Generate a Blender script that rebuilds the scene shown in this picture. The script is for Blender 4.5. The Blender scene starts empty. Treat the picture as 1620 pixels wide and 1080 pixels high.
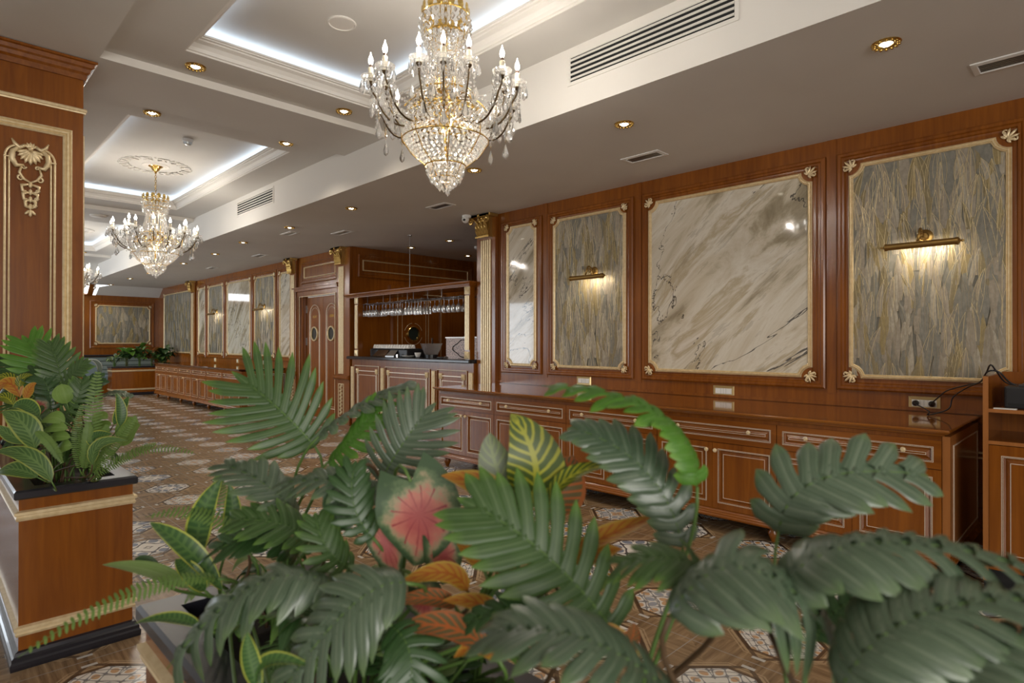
import bpy, math, random
from mathutils import Vector, Matrix
R=random.Random(7)
PI=math.pi
sc=bpy.context.scene
COL=sc.collection
# ------------------------------------------------------------------ camera
CAMZ=1.4; F=950.0
RIGHT=Vector((0.7032812,0.71091107,0.001)); DOWN=Vector((-0.00142946,0.00282075,-0.999995)); FWD=Vector((-0.71091034,0.70327625,0.003))
cam=bpy.data.cameras.new('camera'); co=bpy.data.objects.new('camera',cam); COL.objects.link(co)
mw=Matrix((( RIGHT.x,-DOWN.x,-FWD.x,0),(RIGHT.y,-DOWN.y,-FWD.y,0),(RIGHT.z,-DOWN.z,-FWD.z,CAMZ),(0,0,0,1)))
co.matrix_world=mw
cam.sensor_width=36; cam.lens=36*F/1620; cam.clip_start=.02; cam.clip_end=200
cam.dof.use_dof=True; cam.dof.focus_distance=5.5; cam.dof.aperture_fstop=4.2
sc.camera=co
# ------------------------------------------------------------------ world / exposure
w=bpy.data.worlds.new('world'); sc.world=w; w.use_nodes=True
w.node_tree.nodes['Background'].inputs[0].default_value=(.74,.66,.58,1)
w.node_tree.nodes['Background'].inputs[1].default_value=.42
sc.view_settings.view_transform='Standard'; sc.view_settings.look='None'; sc.view_settings.gamma=1
sc.view_settings.exposure=0.24
def light(kind,name,loc,energy,color=(1,1,1),size=.1,rot=None,sizey=None,spot=None):
    l=bpy.data.lights.new(name,kind); l.energy=energy; l.color=color
    if kind=='AREA':
        l.size=size
        if sizey: l.shape='RECTANGLE'; l.size_y=sizey
    else: l.shadow_soft_size=size
    if kind=='SPOT': l.spot_size=spot or 1.6; l.spot_blend=.9
    o=bpy.data.objects.new(name,l); COL.objects.link(o); o.location=loc
    if rot: o.rotation_euler=rot
    return o
# daylight through the windows on the left side of the hall and behind the camera
light('AREA','window_daylight',(-16,-2.8,1.7),240,(.82,.91,1),7,(PI/2,0,0),1.9)
light('AREA','window_daylight',(4.2,-1.8,1.9),200,(1,.96,.9),4.5,(PI/2,0,1.05),1.9)
# ------------------------------------------------------------------ helpers
def cp(px,py,D): return Vector((0,0,CAMZ))+(RIGHT*((px-810)/F)+DOWN*((py-540)/F)+FWD)*D
def offset(poly,d):
    n=len(poly); out=[]
    for i in range(n):
        a=Vector(poly[i-1]);b=Vector(poly[i]);c=Vector(poly[(i+1)%n])
        e1=(b-a).normalized(); e2=(c-b).normalized()
        n1=Vector((-e1.y,e1.x)); n2=Vector((-e2.y,e2.x)); m=n1+n2
        if m.length<1e-6: m=n1
        m.normalize(); k=max(.35,m.dot(n1)); out.append(tuple(b+m*(d/k)))
    return out
def rect(a,b,c,d): return [(a,b),(c,b),(c,d),(a,d)]
def notched(a,b,c,d,r,n=5):
    P=[]
    for cx,cy,s in ((a,b,PI/2),(c,b,PI),(c,d,1.5*PI),(a,d,0)):
        for i in range(n+1):
            t=s-i*(PI/2)/n; P.append((cx+r*math.cos(t),cy+r*math.sin(t)))
    return P
class Map:
    def __init__(s,o,u,v,n): s.o=Vector(o);s.u=Vector(u);s.v=Vector(v);s.n=Vector(n)
    def __call__(s,u,v,h=0): return s.o+s.u*u+s.v*v+s.n*h
def WALL(y): return Map((0,y,0),(1,0,0),(0,0,1),(0,-1,0))
def XW(x): return Map((x,0,0),(0,1,0),(0,0,1),(1,0,0))
def CEIL(z): return Map((0,0,z),(1,0,0),(0,-1,0),(0,0,-1))
HOR=Map((0,0,0),(1,0,0),(0,1,0),(0,0,1))
class G:
    def __init__(s): s.v=[];s.f=[];s.m=[];s.uv=[]
    def add(s,vs,fs,m=0,uvs=None):
        k=len(s.v); s.v+=[tuple(x) for x in vs]
        for i,f in enumerate(fs): s.f.append([k+j for j in f]); s.m.append(m); s.uv.append([uvs[j] for j in f] if uvs else None)
        return k
    def box(s,a,b,m=0):
        x0,y0,z0=a;x1,y1,z1=b
        s.add([(x0,y0,z0),(x1,y0,z0),(x1,y1,z0),(x0,y1,z0),(x0,y0,z1),(x1,y0,z1),(x1,y1,z1),(x0,y1,z1)],
              [(0,3,2,1),(4,5,6,7),(0,1,5,4),(1,2,6,5),(2,3,7,6),(3,0,4,7)],m)
    def mbox(s,M,u0,v0,u1,v1,h0,h1,m=0):
        P=[M(u,v,h) for h in (h0,h1) for u,v in ((u0,v0),(u1,v0),(u1,v1),(u0,v1))]
        s.add(P,[(0,3,2,1),(4,5,6,7),(0,1,5,4),(1,2,6,5),(2,3,7,6),(3,0,4,7)],m)
    def sweep(s,M,poly,prof,fill=None,mats=None,fill0=None):
        n=len(poly); loops=[[M(x,y,h) for x,y in offset(poly,d)] for d,h in prof]
        for i in range(len(loops)-1):
            mm=mats[i] if mats else 0
            k=s.add(loops[i]+loops[i+1],[(j,(j+1)%n,n+(j+1)%n,n+j) for j in range(n)],mm)
        if fill is not None: s.add(loops[-1],[tuple(range(n))],fill)
        if fill0 is not None: s.add(loops[0],[tuple(range(n-1,-1,-1))],fill0)
    def tube(s,pts,r,n=6,m=0,cap=True):
        pts=[Vector(p) for p in pts]; N=len(pts)
        if N<2: return
        rr=r if isinstance(r,(list,tuple)) else [r]*N
        t0=(pts[1]-pts[0]).normalized(); a=t0.orthogonal().normalized(); vs=[]
        for i in range(N):
            t=(pts[min(i+1,N-1)]-pts[max(i-1,0)])
            t=t.normalized() if t.length>1e-9 else t0
            a=(a-t*a.dot(t)); a=a.normalized() if a.length>1e-9 else t.orthogonal().normalized(); b=t.cross(a)
            for j in range(n):
                th=2*PI*j/n; vs.append(pts[i]+(a*math.cos(th)+b*math.sin(th))*rr[i])
        fs=[(i*n+j,i*n+(j+1)%n,(i+1)*n+(j+1)%n,(i+1)*n+j) for i in range(N-1) for j in range(n)]
        if cap: fs+=[tuple(range(n-1,-1,-1)),tuple(range((N-1)*n,N*n))]
        s.add(vs,fs,m)
    def lathe(s,prof,c=(0,0,0),n=16,m=0,ax=None):
        c=Vector(c); ax=Vector(ax or (0,0,1)).normalized(); a=ax.orthogonal().normalized(); b=ax.cross(a); vs=[]
        for r,h in prof:
            for j in range(n):
                th=2*PI*j/n; vs.append(c+ax*h+(a*math.cos(th)+b*math.sin(th))*r)
        N=len(prof); fs=[(i*n+j,i*n+(j+1)%n,(i+1)*n+(j+1)%n,(i+1)*n+j) for i in range(N-1) for j in range(n)]
        if prof[0][0]>1e-4: fs.append(tuple(range(n-1,-1,-1)))
        if prof[-1][0]>1e-4: fs.append(tuple(range((N-1)*n,N*n)))
        s.add(vs,fs,m)
    def ell(s,c,ax,m=0,nu=6,nv=5):
        "ellipsoid: centre, three axis vectors"
        c=Vector(c);A,B,C_=[Vector(q) for q in ax]; vs=[]
        for i in range(nv+1):
            p=PI*i/nv
            for j in range(nu):
                t=2*PI*j/nu; vs.append(c+A*math.sin(p)*math.cos(t)+B*math.sin(p)*math.sin(t)+C_*math.cos(p))
        s.add(vs,[(i*nu+j,i*nu+(j+1)%nu,(i+1)*nu+(j+1)%nu,(i+1)*nu+j) for i in range(nv) for j in range(nu)],m)
    def octa(s,c,r,h,m=0,n=4,ph=0):
        c=Vector(c); vs=[c+Vector((0,0,h)),c-Vector((0,0,h))]+[c+Vector((r*math.cos(2*PI*j/n+ph),r*math.sin(2*PI*j/n+ph),0)) for j in range(n)]
        s.add(vs,[(0,2+j,2+(j+1)%n) for j in range(n)]+[(1,2+(j+1)%n,2+j) for j in range(n)],m)
    def build(s,name,mats,parent=None,smooth=False,bevel=0,loc=None):
        me=bpy.data.meshes.new(name)
        if loc is not None:
            L=Vector(loc); s.v=[tuple(Vector(v)-L) for v in s.v]
        me.from_pydata(s.v,[],s.f)
        if not isinstance(mats,(list,tuple)): mats=[mats]
        for m in mats: me.materials.append(m)
        me.polygons.foreach_set('material_index',s.m)
        if any(u for u in s.uv):
            L=me.uv_layers.new(name='UVMap'); i=0; dat=[]
            for f,u in zip(s.f,s.uv):
                for j in range(len(f)): dat+= list(u[j]) if u else [0,0]
            L.data.foreach_set('uv',dat)
        if smooth is True: me.polygons.foreach_set('use_smooth',[True]*len(s.f))
        me.validate(); me.update()
        o=bpy.data.objects.new(name,me); COL.objects.link(o)
        if parent: o.parent=parent
        if loc is not None: o.location=loc
        if smooth=='auto':
            try: me.shade_auto_smooth()
            except Exception:
                me.polygons.foreach_set('use_smooth',[True]*len(s.f))
                try: me.set_sharp_from_angle(angle=.6)
                except Exception: pass
        if bevel:
            b=o.modifiers.new('bevel','BEVEL'); b.width=bevel; b.segments=2; b.limit_method='ANGLE'; b.angle_limit=.8
        return o
def tag(o,label=None,cat=None,group=None,kind=None):
    if label: o['label']=label
    if cat: o['category']=cat
    if group: o['group']=group
    if kind: o['kind']=kind
    return o
def thing(name,label,cat,loc=(0,0,0),group=None):
    o=bpy.data.objects.new(name,None); COL.objects.link(o); o.location=loc; o.empty_display_size=.05
    return tag(o,label,cat,group)
def struct(name,g,m,**k): return tag(g.build(name,m,**k),kind='structure')
def part(name,g,m,p,**k):
    "part whose vertices are given in world space"
    L=Vector((0,0,0)); q=p
    while q is not None: L+=Vector(q.location); q=q.parent
    g.v=[tuple(Vector(v)-L) for v in g.v]
    return g.build(name,m,p,**k)
def copy_tree(o,parent=None):
    c=o.copy(); COL.objects.link(c); c.parent=parent
    for ch in list(o.children): copy_tree(ch,c)
    return c
# ------------------------------------------------------------------ materials
def mat(name,col=(.5,.5,.5),rough=.5,metal=0,**k):
    m=bpy.data.materials.new(name); m.use_nodes=True; b=m.node_tree.nodes['Principled BSDF']
    b.inputs['Base Color'].default_value=(*col,1); b.inputs['Roughness'].default_value=rough; b.inputs['Metallic'].default_value=metal
    for a,v in k.items(): b.inputs[a.replace('_',' ')].default_value=v
    return m
class N:
    def __init__(s,m): s.m=m; s.t=m.node_tree; s.b=s.t.nodes.get('Principled BSDF'); s.out=s.t.nodes['Material Output']
    def n(s,ty,**k):
        x=s.t.nodes.new(ty)
        for a,v in k.items(): setattr(x,a,v)
        return x
    def link(s,a,b): s.t.links.new(a,b)
    def put(s,inp,v):
        if hasattr(v,'links') or isinstance(v,bpy.types.NodeSocket): s.link(v,inp)
        else: inp.default_value=v
    def math(s,op,a,b=0,c=0,clamp=False):
        x=s.n('ShaderNodeMath',operation=op); x.use_clamp=clamp
        s.put(x.inputs[0],a); s.put(x.inputs[1],b); s.put(x.inputs[2],c); return x.outputs[0]
    def mix(s,f,a,b):
        x=s.n('ShaderNodeMix',data_type='RGBA'); s.put(x.inputs[0],f)
        s.put(x.inputs[6],a if not isinstance(a,tuple) else (*a,1)); s.put(x.inputs[7],b if not isinstance(b,tuple) else (*b,1)); return x.outputs[2]
    def ramp(s,f,st):
        x=s.n('ShaderNodeValToRGB'); r=x.color_ramp
        while len(r.elements)<len(st): r.elements.new(.5)
        for e,(p,c) in zip(r.elements,st): e.position=p; e.color=(*c,1) if len(c)==3 else c
        s.put(x.inputs[0],f); return x.outputs[0]
    def pos(s): return s.n('ShaderNodeNewGeometry').outputs['Position']
    def mapv(s,v,scale=(1,1,1),rot=(0,0,0),loc=(0,0,0)):
        x=s.n('ShaderNodeMapping'); s.put(x.inputs[0],v); x.inputs['Scale'].default_value=scale; x.inputs['Rotation'].default_value=rot; x.inputs['Location'].default_value=loc; return x.outputs[0]
    def noise(s,v,scale=5,detail=3,rough=.5,dist=0):
        x=s.n('ShaderNodeTexNoise'); s.put(x.inputs['Vector'],v); x.inputs['Scale'].default_value=scale; x.inputs['Detail'].default_value=detail; x.inputs['Roughness'].default_value=rough; x.inputs['Distortion'].default_value=dist; return x.outputs[0]
    def xyz(s,v):
        x=s.n('ShaderNodeSeparateXYZ'); s.put(x.inputs[0],v); return x.outputs
    def bump(s,h,st=.3,d=.01):
        x=s.n('ShaderNodeBump'); s.put(x.inputs['Height'],h); x.inputs['Strength'].default_value=st; x.inputs['Distance'].default_value=d; s.link(x.outputs[0],s.b.inputs['Normal'])
def wood(name,c0,c1,rough=.22,grain='z',coat=.12):
    m=mat(name,c0,rough); s=N(m)
    sca={'z':(26,26,1.6),'x':(1.6,26,26),'y':(26,1.6,26)}[grain]
    v=s.mapv(s.pos(),sca)
    a=s.noise(v,1.0,4,.6,.6); b=s.noise(s.mapv(s.pos(),(1.3,1.3,1.3)),1.0,2)
    f=s.math('ADD',s.math('MULTIPLY',a,.65),s.math('MULTIPLY',b,.4))
    s.link(s.ramp(f,[(.3,c0),(.75,c1)]),s.b.inputs['Base Color'])
    s.b.inputs['Coat Weight'].default_value=coat; s.b.inputs['Coat Roughness'].default_value=.12
    return m
WOOD=wood('cherry_wood',(.135,.036,.0035),(.285,.090,.009))
WOODH=wood('cherry_wood_lying_grain',(.135,.036,.0035),(.285,.090,.009),grain='x')
WOODTOP=wood('polished_cherry_top',(.16,.048,.006),(.27,.094,.012),.06,'x',.3)
WOODRAW=wood('light_edge_wood',(.27,.095,.022),(.38,.15,.04),.3,'z',.2)
GOLD=mat('cream_gilding',(.70,.55,.31),.34,.35)
s=N(GOLD); s.link(s.ramp(s.noise(s.pos(),35,2),[(.3,(.68,.53,.30)),(.7,(.80,.66,.42))]),s.b.inputs['Base Color'])
OLDGOLD=mat('old_gold',(.55,.36,.11),.3,.85)
BRASS=mat('brass',(.62,.42,.13),.22,1)
ANTIQ=mat('antique_brass',(.34,.21,.065),.33,.9)
SILVERLINE=mat('pale_gilt_line',(.78,.68,.54),.3,.3)
ARMB=mat('dark_brass_arm',(.10,.065,.03),.3,.85)
BLACK=mat('black_lacquer',(.012,.012,.018),.28,0,Coat_Weight=.3)
RUBBER=mat('black_plastic',(.015,.015,.017),.4)
DARK=mat('dark_void',(.01,.01,.01),.9)
WHITE=mat('white_plastic',(.75,.75,.73),.35)
CERAM=mat('white_china',(.85,.84,.82),.15)
CHROME=mat('chrome',(.8,.8,.8),.12,1)
STEEL=mat('brushed_steel',(.45,.45,.44),.32,1)
CEILM=mat('ceiling_paint',(.63,.61,.575),.75)
s=N(CEILM); s.link(s.ramp(s.noise(s.pos(),1.2,2),[(.3,(.62,.60,.565)),(.7,(.67,.65,.61))]),s.b.inputs['Base Color'])
CEILW=mat('white_ceiling_trim',(.74,.71,.66),.6)
GRAN=mat('black_granite',(.02,.02,.022),.12); s=N(GRAN)
s.link(s.ramp(s.noise(s.pos(),260,2,.7),[(.55,(.012,.012,.014)),(.72,(.16,.16,.17))]),s.b.inputs['Base Color'])
SOIL=mat('dark_potting_soil',(.02,.016,.012),.95)
IVORY=mat('ivory_candle_sleeve',(.82,.74,.55),.45)
def emit(name,c,st):
    m=bpy.data.materials.new(name); m.use_nodes=True; t=m.node_tree; t.nodes.clear()
    e=t.nodes.new('ShaderNodeEmission'); e.inputs[0].default_value=(*c,1); e.inputs[1].default_value=st
    o=t.nodes.new('ShaderNodeOutputMaterial'); t.links.new(e.outputs[0],o.inputs[0]); return m
BULB=emit('lit_bulb',(1,.95,.86),22)
LED=emit('cool_led_strip',(.62,.78,1),7)
LAMP=emit('lit_downlight',(1,.9,.7),9)
SKYL=emit('skylight_pane',(.92,.97,1),5)
TUBEL=emit('lit_picture_lamp_tube',(1,.88,.66),7)
def crystal(name,tint,wg=.36,wt=.3):
    m=bpy.data.materials.new(name); m.use_nodes=True; t=m.node_tree; t.nodes.clear()
    gl=t.nodes.new('ShaderNodeBsdfGlossy'); gl.inputs['Roughness'].default_value=.03; gl.inputs[0].default_value=(*tint,1)
    tr=t.nodes.new('ShaderNodeBsdfTransparent'); tr.inputs[0].default_value=(.93,.93,.93,1)
    rf=t.nodes.new('ShaderNodeBsdfRefraction'); rf.inputs['IOR'].default_value=1.45; rf.inputs['Roughness'].default_value=0
    tl=t.nodes.new('ShaderNodeBsdfTranslucent'); tl.inputs[0].default_value=(.9,.88,.84,1)
    m1=t.nodes.new('ShaderNodeMixShader'); m2=t.nodes.new('ShaderNodeMixShader'); m3=t.nodes.new('ShaderNodeMixShader')
    m1.inputs[0].default_value=wg; t.links.new(rf.outputs[0],m1.inputs[1]); t.links.new(gl.outputs[0],m1.inputs[2])
    m2.inputs[0].default_value=wt; t.links.new(m1.outputs[0],m2.inputs[1]); t.links.new(tr.outputs[0],m2.inputs[2])
    m3.inputs[0].default_value=.2; t.links.new(m2.outputs[0],m3.inputs[1]); t.links.new(tl.outputs[0],m3.inputs[2])
    o=t.nodes.new('ShaderNodeOutputMaterial'); t.links.new(m3.outputs[0],o.inputs[0]); return m
CRYS=crystal('cut_crystal',(1,1,1))
BEAD=crystal('crystal_bead',(1,1,1),.45,.2)
GLASS=crystal('clear_glass',(1,1,1),.55,.42)
AMBERG=crystal('smoked_plastic',(.6,.55,.75),.3,.5)
# marble-effect panel
def marble(name,seed,rz):
    m=mat(name,(.6,.55,.45),.07); s=N(m); s.b.inputs['Coat Weight'].default_value=.3
    p=s.pos(); v=s.mapv(p,(1,1,1),(0,rz,0),(seed,0,seed*.7))
    st=s.mapv(v,(.55,1,2.3))
    a=s.noise(st,.95,7,.62,1.3)
    base=s.ramp(a,[(.31,(.20,.165,.105)),(.40,(.34,.29,.20)),(.46,(.54,.48,.37)),(.54,(.64,.60,.51)),(.60,(.44,.37,.25)),(.66,(.62,.57,.48)),(.74,(.72,.69,.64))])
    b=s.noise(s.mapv(v,(.5,1,1.3),(0,.2,0)),.9,6,.6,.6)
    vein=s.math('LESS_THAN',s.math('ABSOLUTE',s.math('SUBTRACT',b,.5)),.003)
    c=s.noise(s.mapv(v,(1.2,1,8)),1.8,5,.65)
    base=s.mix(s.math('MULTIPLY',s.math('GREATER_THAN',c,.60),.25),base,(.20,.17,.12))
    base=s.mix(s.math('MULTIPLY',vein,.85),base,(.05,.045,.04))
    s.link(base,s.b.inputs['Base Color']); return m
MARB=[marble('painted_marble',1.3,.72),marble('painted_marble_grey',4.1,.88)]
# leaf-relief wallpaper : colours come with each leaf
RELIEF=[]
for i,c in enumerate([(.205,.195,.16),(.29,.225,.10),(.30,.26,.20),(.37,.33,.255),(.23,.185,.095)]):
    m=mat('relief_leaf_%s'%['grey','olive','taupe','sand','bronze'][i],c,.55,.1); s=N(m)
    d=tuple(x*.82 for x in c); e=tuple(min(1,x*1.15) for x in c)
    s.link(s.ramp(s.noise(s.mapv(s.pos(),(40,40,22)),1.2,4,.65),[(.35,d),(.65,e)]),s.b.inputs['Base Color']); RELIEF.append(m)
GLINE=mat('relief_gold_line',(.75,.62,.36),.35,.5)
FAINT=mat('relief_faint_line',(.33,.28,.19),.5,.2)
# floor
FLO=mat('patterned_parquet_tile',(.2,.13,.08),.16); s=N(FLO)
P=s.xyz(s.pos()); T=.592
tu=s.math('DIVIDE',s.math('ADD',P[0],2.016),T); tv=s.math('DIVIDE',s.math('SUBTRACT',P[1],3.79),T)
u=s.math('SUBTRACT',s.math('FRACT',tu),.5); v=s.math('SUBTRACT',s.math('FRACT',tv),.5)
cx=s.n('ShaderNodeCombineXYZ'); s.link(s.math('FLOOR',tu),cx.inputs[0]); s.link(s.math('FLOOR',tv),cx.inputs[1])
wn=s.n('ShaderNodeTexWhiteNoise'); s.link(cx.outputs[0],wn.inputs[0]); rnd=wn.outputs[0]
au=s.math('ABSOLUTE',u); av=s.math('ABSOLUTE',v); sm=s.math('ADD',au,av)
octd=s.math('MAXIMUM',s.math('MAXIMUM',au,av),s.math('MULTIPLY',sm,.74))
med=s.math('LESS_THAN',octd,.295)
wv=s.noise(s.mapv(s.pos(),(3,40,1)),1,4,.6); wv2=s.noise(s.mapv(s.pos(),(40,3,1)),1,4,.6)
wsel=s.math('GREATER_THAN',au,av)
wf=s.math('ADD',s.math('MULTIPLY',wv,wsel),s.math('MULTIPLY',wv2,s.math('SUBTRACT',1,wsel)))
woodc=s.ramp(wf,[(.3,(.125,.078,.040)),(.55,(.26,.172,.095)),(.75,(.40,.285,.17))])
def band(d,c,wd): return s.math('LESS_THAN',s.math('ABSOLUTE',s.math('SUBTRACT',d,c)),wd)
woodc=s.mix(s.math('MULTIPLY',band(octd,.345,.011),.75),woodc,(.42,.31,.19))
woodc=s.mix(s.math('MULTIPLY',band(octd,.375,.007),.6),woodc,(.42,.31,.19))
woodc=s.mix(s.math('MULTIPLY',band(sm,.425,.024),.8),woodc,(.06,.036,.022))
woodc=s.mix(s.math('MULTIPLY',band(octd,.308,.012),.8),woodc,(.06,.036,.022))
tri=s.math('MULTIPLY',s.math('LESS_THAN',octd,.43),s.math('MULTIPLY',s.math('GREATER_THAN',octd,.395),s.math('LESS_THAN',s.math('MINIMUM',au,av),.05)))
woodc=s.mix(tri,woodc,(.5,.49,.47))
woodc=s.mix(s.math('GREATER_THAN',s.math('MAXIMUM',au,av),.4955),woodc,(.30,.27,.24))
# medallion ornament
k1=s.math('ADD',22,s.math('MULTIPLY',s.math('FLOOR',s.math('MULTIPLY',rnd,4)),9))
mn=s.math('MINIMUM',au,av); mx=s.math('MAXIMUM',au,av)
f1=s.math('ADD',s.math('SINE',s.math('MULTIPLY',mx,k1)),s.math('COSINE',s.math('MULTIPLY',mn,s.math('MULTIPLY',k1,1.35))))
rr=s.math('SQRT',s.math('ADD',s.math('MULTIPLY',u,u),s.math('MULTIPLY',v,v)))
f2=s.math('SINE',s.math('ADD',s.math('MULTIPLY',rr,s.math('MULTIPLY',k1,1.7)),s.math('MULTIPLY',mn,30)))
cer=(.72,.70,.66)
c1=s.mix(s.math('LESS_THAN',s.math('ABSOLUTE',f1),.22),cer,(.05,.06,.10))
org=s.math('MULTIPLY',s.math('GREATER_THAN',f1,1.05),s.math('GREATER_THAN',rnd,.35))
c1=s.mix(org,c1,(.50,.24,.06))
gry=s.math('MULTIPLY',s.math('LESS_THAN',f1,-1.0),s.math('LESS_THAN',rnd,.6))
c1=s.mix(gry,c1,(.20,.24,.32))
c1=s.mix(s.math('MULTIPLY',s.math('GREATER_THAN',f2,.88),.8),c1,(.10,.09,.09))
soft=s.math('GREATER_THAN',s.math('FRACT',s.math('MULTIPLY',rnd,7.3)),.55)
c1=s.mix(s.math('MULTIPLY',soft,.3),c1,(.52,.50,.46))
s.link(s.mix(med,woodc,c1),s.b.inputs['Base Color'])
s.link(s.math('ADD',.17,s.math('MULTIPLY',s.noise(s.pos(),4,2),.12)),s.b.inputs['Roughness'])
# ================================================================== ROOM SHELL
WY=5.265
g=G(); g.add([(-21,-4,0),(3.2,-4,0),(3.2,8.3,0),(-21,8.3,0)],[(0,1,2,3)]); g.add([(-21,-4,-.1),(3.2,-4,-.1),(3.2,8.3,-.1),(-21,8.3,-.1)],[(3,2,1,0)]); struct('floor',g,FLO)
# --- ceiling
g=G()
def cq(g,x0,y0,x1,y1,z,m=0): g.add([(x0,y0,z),(x0,y1,z),(x1,y1,z),(x1,y0,z)],[(0,1,2,3)],m)
BF=3.29; ZL,ZR,ZU=3.435,3.495,3.68
cq(g,-18.5,BF,3.2,5.35,3.05); cq(g,-9.3,5.35,-5.85,8.2,3.05); cq(g,-20.35,-4,-18.5,5.35,3.05)
g.add([(-18.5,-4,3.05),(-18.5,BF,3.05),(-18.5,BF,3.5),(-18.5,-4,3.5)],[(0,1,2,3)])
g.add([(-20.35,-4,3.05),(-20.35,5.35,3.05),(-20.76,5.35,2.775),(-20.76,-4,2.775)],[(0,1,2,3)])
cq(g,-18.5,-4,3.2,.915,ZL)
COF=[(-5.11,3.2),(-10.96,-5.92),(-17.0,-11.76)]
xs=[(-5.92,-5.11),(-11.76,-10.96),(-18.5,-17.0)]
for a,b in xs: cq(g,a,.915,b,BF,ZL)
TR=[(-4.71,-.65,1.35,2.90),(-10.45,-6.39,1.36,2.90),(-16.5,-12.44,1.36,2.90)]
for (a,b),(t0,t1,ya,yb) in zip(COF,TR):
    O=[(a,.915),(b,.915),(b,BF),(a,BF)]; Tt=[(t0,ya),(t1,ya),(t1,yb),(t0,yb)]
    for i in range(4):
        p,q=O[i],O[(i+1)%4]
        if not(p[1]==BF and q[1]==BF): g.add([(*p,ZL),(*q,ZL),(*q,ZR),(*p,ZR)],[(0,1,2,3)],1)
        r,t=Tt[i],Tt[(i+1)%4]; g.add([(*p,ZR),(*q,ZR),(*t,ZR),(*r,ZR)],[(0,3,2,1)])
    M=CEIL(ZR); pr=[(0,0),(.004,0),(.008,0),(.008,-.012),(.02,-.016),(.026,-.04),(.045,-.066),(.072,-.08),(.074,-.09),(.088,-.094),(.09,-.104),(.1,-.106),(.1,-.118),(.085,-.118),(.03,-.09),(-.07,-.09),(-.07,-.186)]
    g.sweep(M,rect(t0,-yb,t1,-ya),pr,mats=[1]*13+[1,1,1])
    cq(g,t0-.1,ya-.1,t1+.1,yb+.1,ZU,0)
struct('ceiling',g,[CEILM,CEILW])
g=G(); g.box((-18.5,BF,3.051),(3.2,BF+.05,3.62)); struct('trim_1',g,CEILW)
for k,(t0,t1,ya,yb) in enumerate(TR):
    g=G(); z=ZR+.1
    for a,b in (((t0+.0,ya),(t1,ya+.035)),((t0,yb-.035),(t1,yb)),((t0,ya+.035),(t0+.035,yb-.035)),((t1-.035,ya+.035),(t1,yb-.035))):
        g.box((a[0],a[1],z),(b[0],b[1],z+.006))
    tag(g.build('led_strip',LED),'cool white led strip hidden on the cornice of the '+['nearest','middle','farthest'][k]+' ceiling tray','led strip')
# shell behind everything so the ceiling void is closed
g=G(); g.box((-21,-4,3.75),(3.2,8.3,3.8)); struct('trim_2',g,CEILM)
# --- right wall (two stretches with the bar bay between) with cherry panelling
g=G(); g.box((-5.935,WY,0),(3.2,WY+.12,3.06)); g.box((-20.9,WY,0),(-11.24,WY+.12,3.06)); g.box((-11.24,WY,2.44),(-9.6,WY+.12,3.06)); g.box((-9.6,WY,0),(-9.2,WY+.12,3.06))
struct('wall_right',g,WOOD)
g=G(); g.box((-9.32,WY+.12,0),(-9.2,8.1,3.06)); struct('wall_bay_left',g,WOOD)
g=G(); g.box((-5.935,WY+.12,0),(-5.815,8.1,3.06)); struct('wall_bay_right',g,WOOD)
g=G(); g.box((-9.32,8.0,0),(-5.815,8.12,3.06)); struct('wall_bay_back',g,WOOD)
g=G(); g.box((-20.88,3.36,0),(-20.75,5.3,2.86)); g.box((-20.88,-4,2.66),(-20.75,3.36,2.86)); g.box((-20.88,-4,0),(-20.75,2.3,2.66)); struct('wall_end',g,WOOD)
g=G(); g.box((-21.6,2.2,0),(-21.5,3.45,2.9)); g.box((-21.5,2.2,0),(-20.88,2.3,2.9)); g.box((-21.5,3.36,0),(-20.88,3.46,2.9)); struct('wall_niche',g,DARK)
# joints between the top board and posts of the panelling
g=G(); M=WALL(WY)
for x in (-4.763,-3.473,-1.637): g.mbox(M,x-.036,1.0,x+.036,3.05,0,.006)
g.mbox(M,-5.57,.905,3.2,.93,0,.012)
struct('trim_3',g,WOOD)
g=G()
for z,h in ((.85,.02),(.82,.012),(.34,.02),(.24,.02)): g.mbox(M,-.69,z,.9,z+h,0,.02,0)
for z in (.636,.60): g.mbox(M,-.69,z,.9,z+.012,0,.02,1)
struct('trim_4',g,[WOOD,GOLD])
# ------------------------------------------------------------------ ornaments
def scroll(g,M,cx,cy,r,a0,turns,r0,r1,h=.012,m=0,n=18,sgn=1,k=.2):
    P=[];RR=[]
    for i in range(n+1):
        t=i/n; a=a0+sgn*turns*2*PI*t; q=r*(1-(1-k)*t); P.append(M(cx+q*math.cos(a),cy+q*math.sin(a),h)); RR.append(r0+(r1-r0)*t)
    g.tube(P,RR,5,m)
def petal(g,M,cx,cy,ang,L,w,h=.01,m=0):
    d=(math.cos(ang),math.sin(ang)); c=M(cx+d[0]*L*.5,cy+d[1]*L*.5,h)
    g.ell(c,((M.u*d[0]+M.v*d[1])*L*.5,(M.u*-d[1]+M.v*d[0])*w,M.n*w*.8),m,6,5)
def fleuron(g,M,cx,cy,sx,sy,sz=.06):
    "small acanthus spray; sx,sy = direction pointing outward"
    a=math.atan2(sy,sx)
    for da,L in ((0,1),(.5,.9),(-.5,.9),(1.05,.75),(-1.05,.75),(1.7,.5),(-1.7,.5)): petal(g,M,cx-sx*sz*.35,cy-sy*sz*.35,a+da,sz*L*1.25,sz*.15)
    for s_ in (1,-1): scroll(g,M,cx+math.cos(a+s_*1.5)*sz*.55,cy+math.sin(a+s_*1.5)*sz*.55,sz*.26,a,.9,sz*.09,sz*.05,.012,0,10,s_)
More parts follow.
